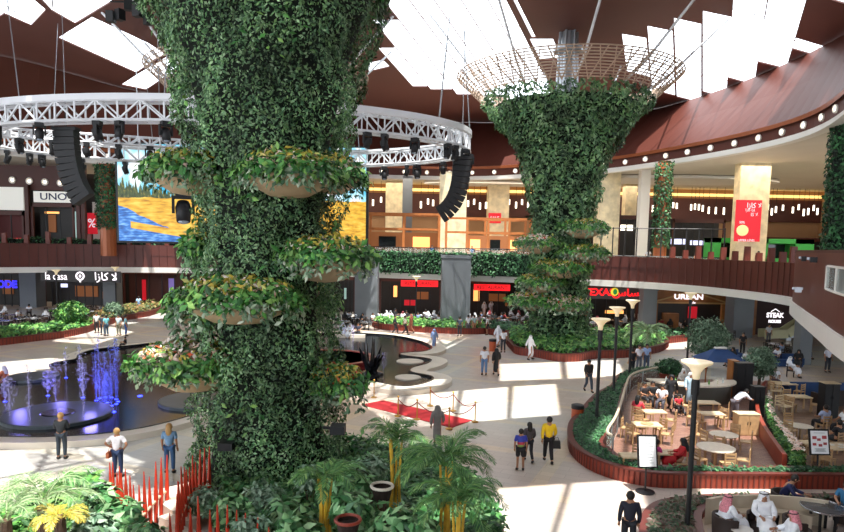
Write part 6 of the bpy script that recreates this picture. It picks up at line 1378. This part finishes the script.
# people on the upper gallery
for px, py, Y, kind, top, lab in ((697, 262, 63, 'stand', '24202a', 'person in dark top behind the upper right railing'), (758, 262, 60, 'stand', 'c06a4a', 'person in orange top beside the travertine column'), (770, 262, 61, 'stand', '22222a', 'person in black beside the green kiosk'), (536, 250, 74, 'stand', '4a2a30', 'person in maroon on the upper level behind the far tower'), (472, 250, 76, 'stand', '3a5a9c', 'person in blue on the upper middle gallery'), (432, 250, 77, 'stand', '35518c', 'person in dark blue on the upper middle gallery, left one'), (648, 258, 70, 'stand', 'd8d8de', 'person in white on the upper level beside the leafy column'), (80, 240, 77, 'stand', 'd8c8c8', 'person in pale top behind the upper left parapet')):
    x = DY(px, py, Y)[0]; person((x, Y, 6.5), R(170), kind, lab, top=top, bot='24242c', eyes=False)
# ================================================================ every look-alike gets words that single it out
ORD = ['', 'second', 'third', 'fourth', 'fifth', 'sixth', 'seventh', 'eighth', 'ninth', 'tenth', 'eleventh', 'twelfth', 'thirteenth', 'fourteenth', 'fifteenth', 'sixteenth', 'seventeenth', 'eighteenth', 'nineteenth', 'twentieth', 'twenty-first', 'twenty-second', 'twenty-third', 'twenty-fourth', 'twenty-fifth', 'twenty-sixth', 'twenty-seventh', 'twenty-eighth', 'twenty-ninth', 'thirtieth']
ZONES = [(62, 'by the left picture edge'), (118, 'near the left leafy column'), (172, 'before the big screen'), (345, 'around the near tower'), (440, 'left of the grey pier'), (520, 'between pier and far tower'), (620, 'around the far tower'), (705, 'right of the far tower'), (775, 'around the travertine column'), (9999, 'by the right picture edge')]
bylab = {}
bpy.context.view_layer.update()
for o in list(SC.objects):
    if o.parent is None and o.get('label') and o.get('kind') != 'structure': bylab.setdefault(o['label'], []).append(o)
for lab, L in bylab.items():
    if len(L) < 2: continue
    zs = {}
    for o in L:
        px = PX(*o.matrix_world.translation)[0]; zs.setdefault(next(n for e, n in ZONES if px < e), []).append((px, o))
    w_ = lab.split()
    for zn, M_ in zs.items():
        M_.sort(key=lambda q: q[0]); n = len(M_)
        for i, (px, o) in enumerate(M_):
            if len(zs) == 1 and n <= len(ORD): suf = ('leftmost' if i == 0 else 'rightmost' if i == n-1 else ORD[i]+' from left') + ' of %d' % n
            elif n == 1: suf = zn
            elif i == n-1: suf = 'rightmost '+zn
            elif i == 0: suf = 'leftmost '+zn
            else: suf = (ORD[i] if i < len(ORD) else 'number %d' % (i+1))+' '+zn
            o['label'] = ' '.join(w_[:15-len(suf.split())])+', '+suf
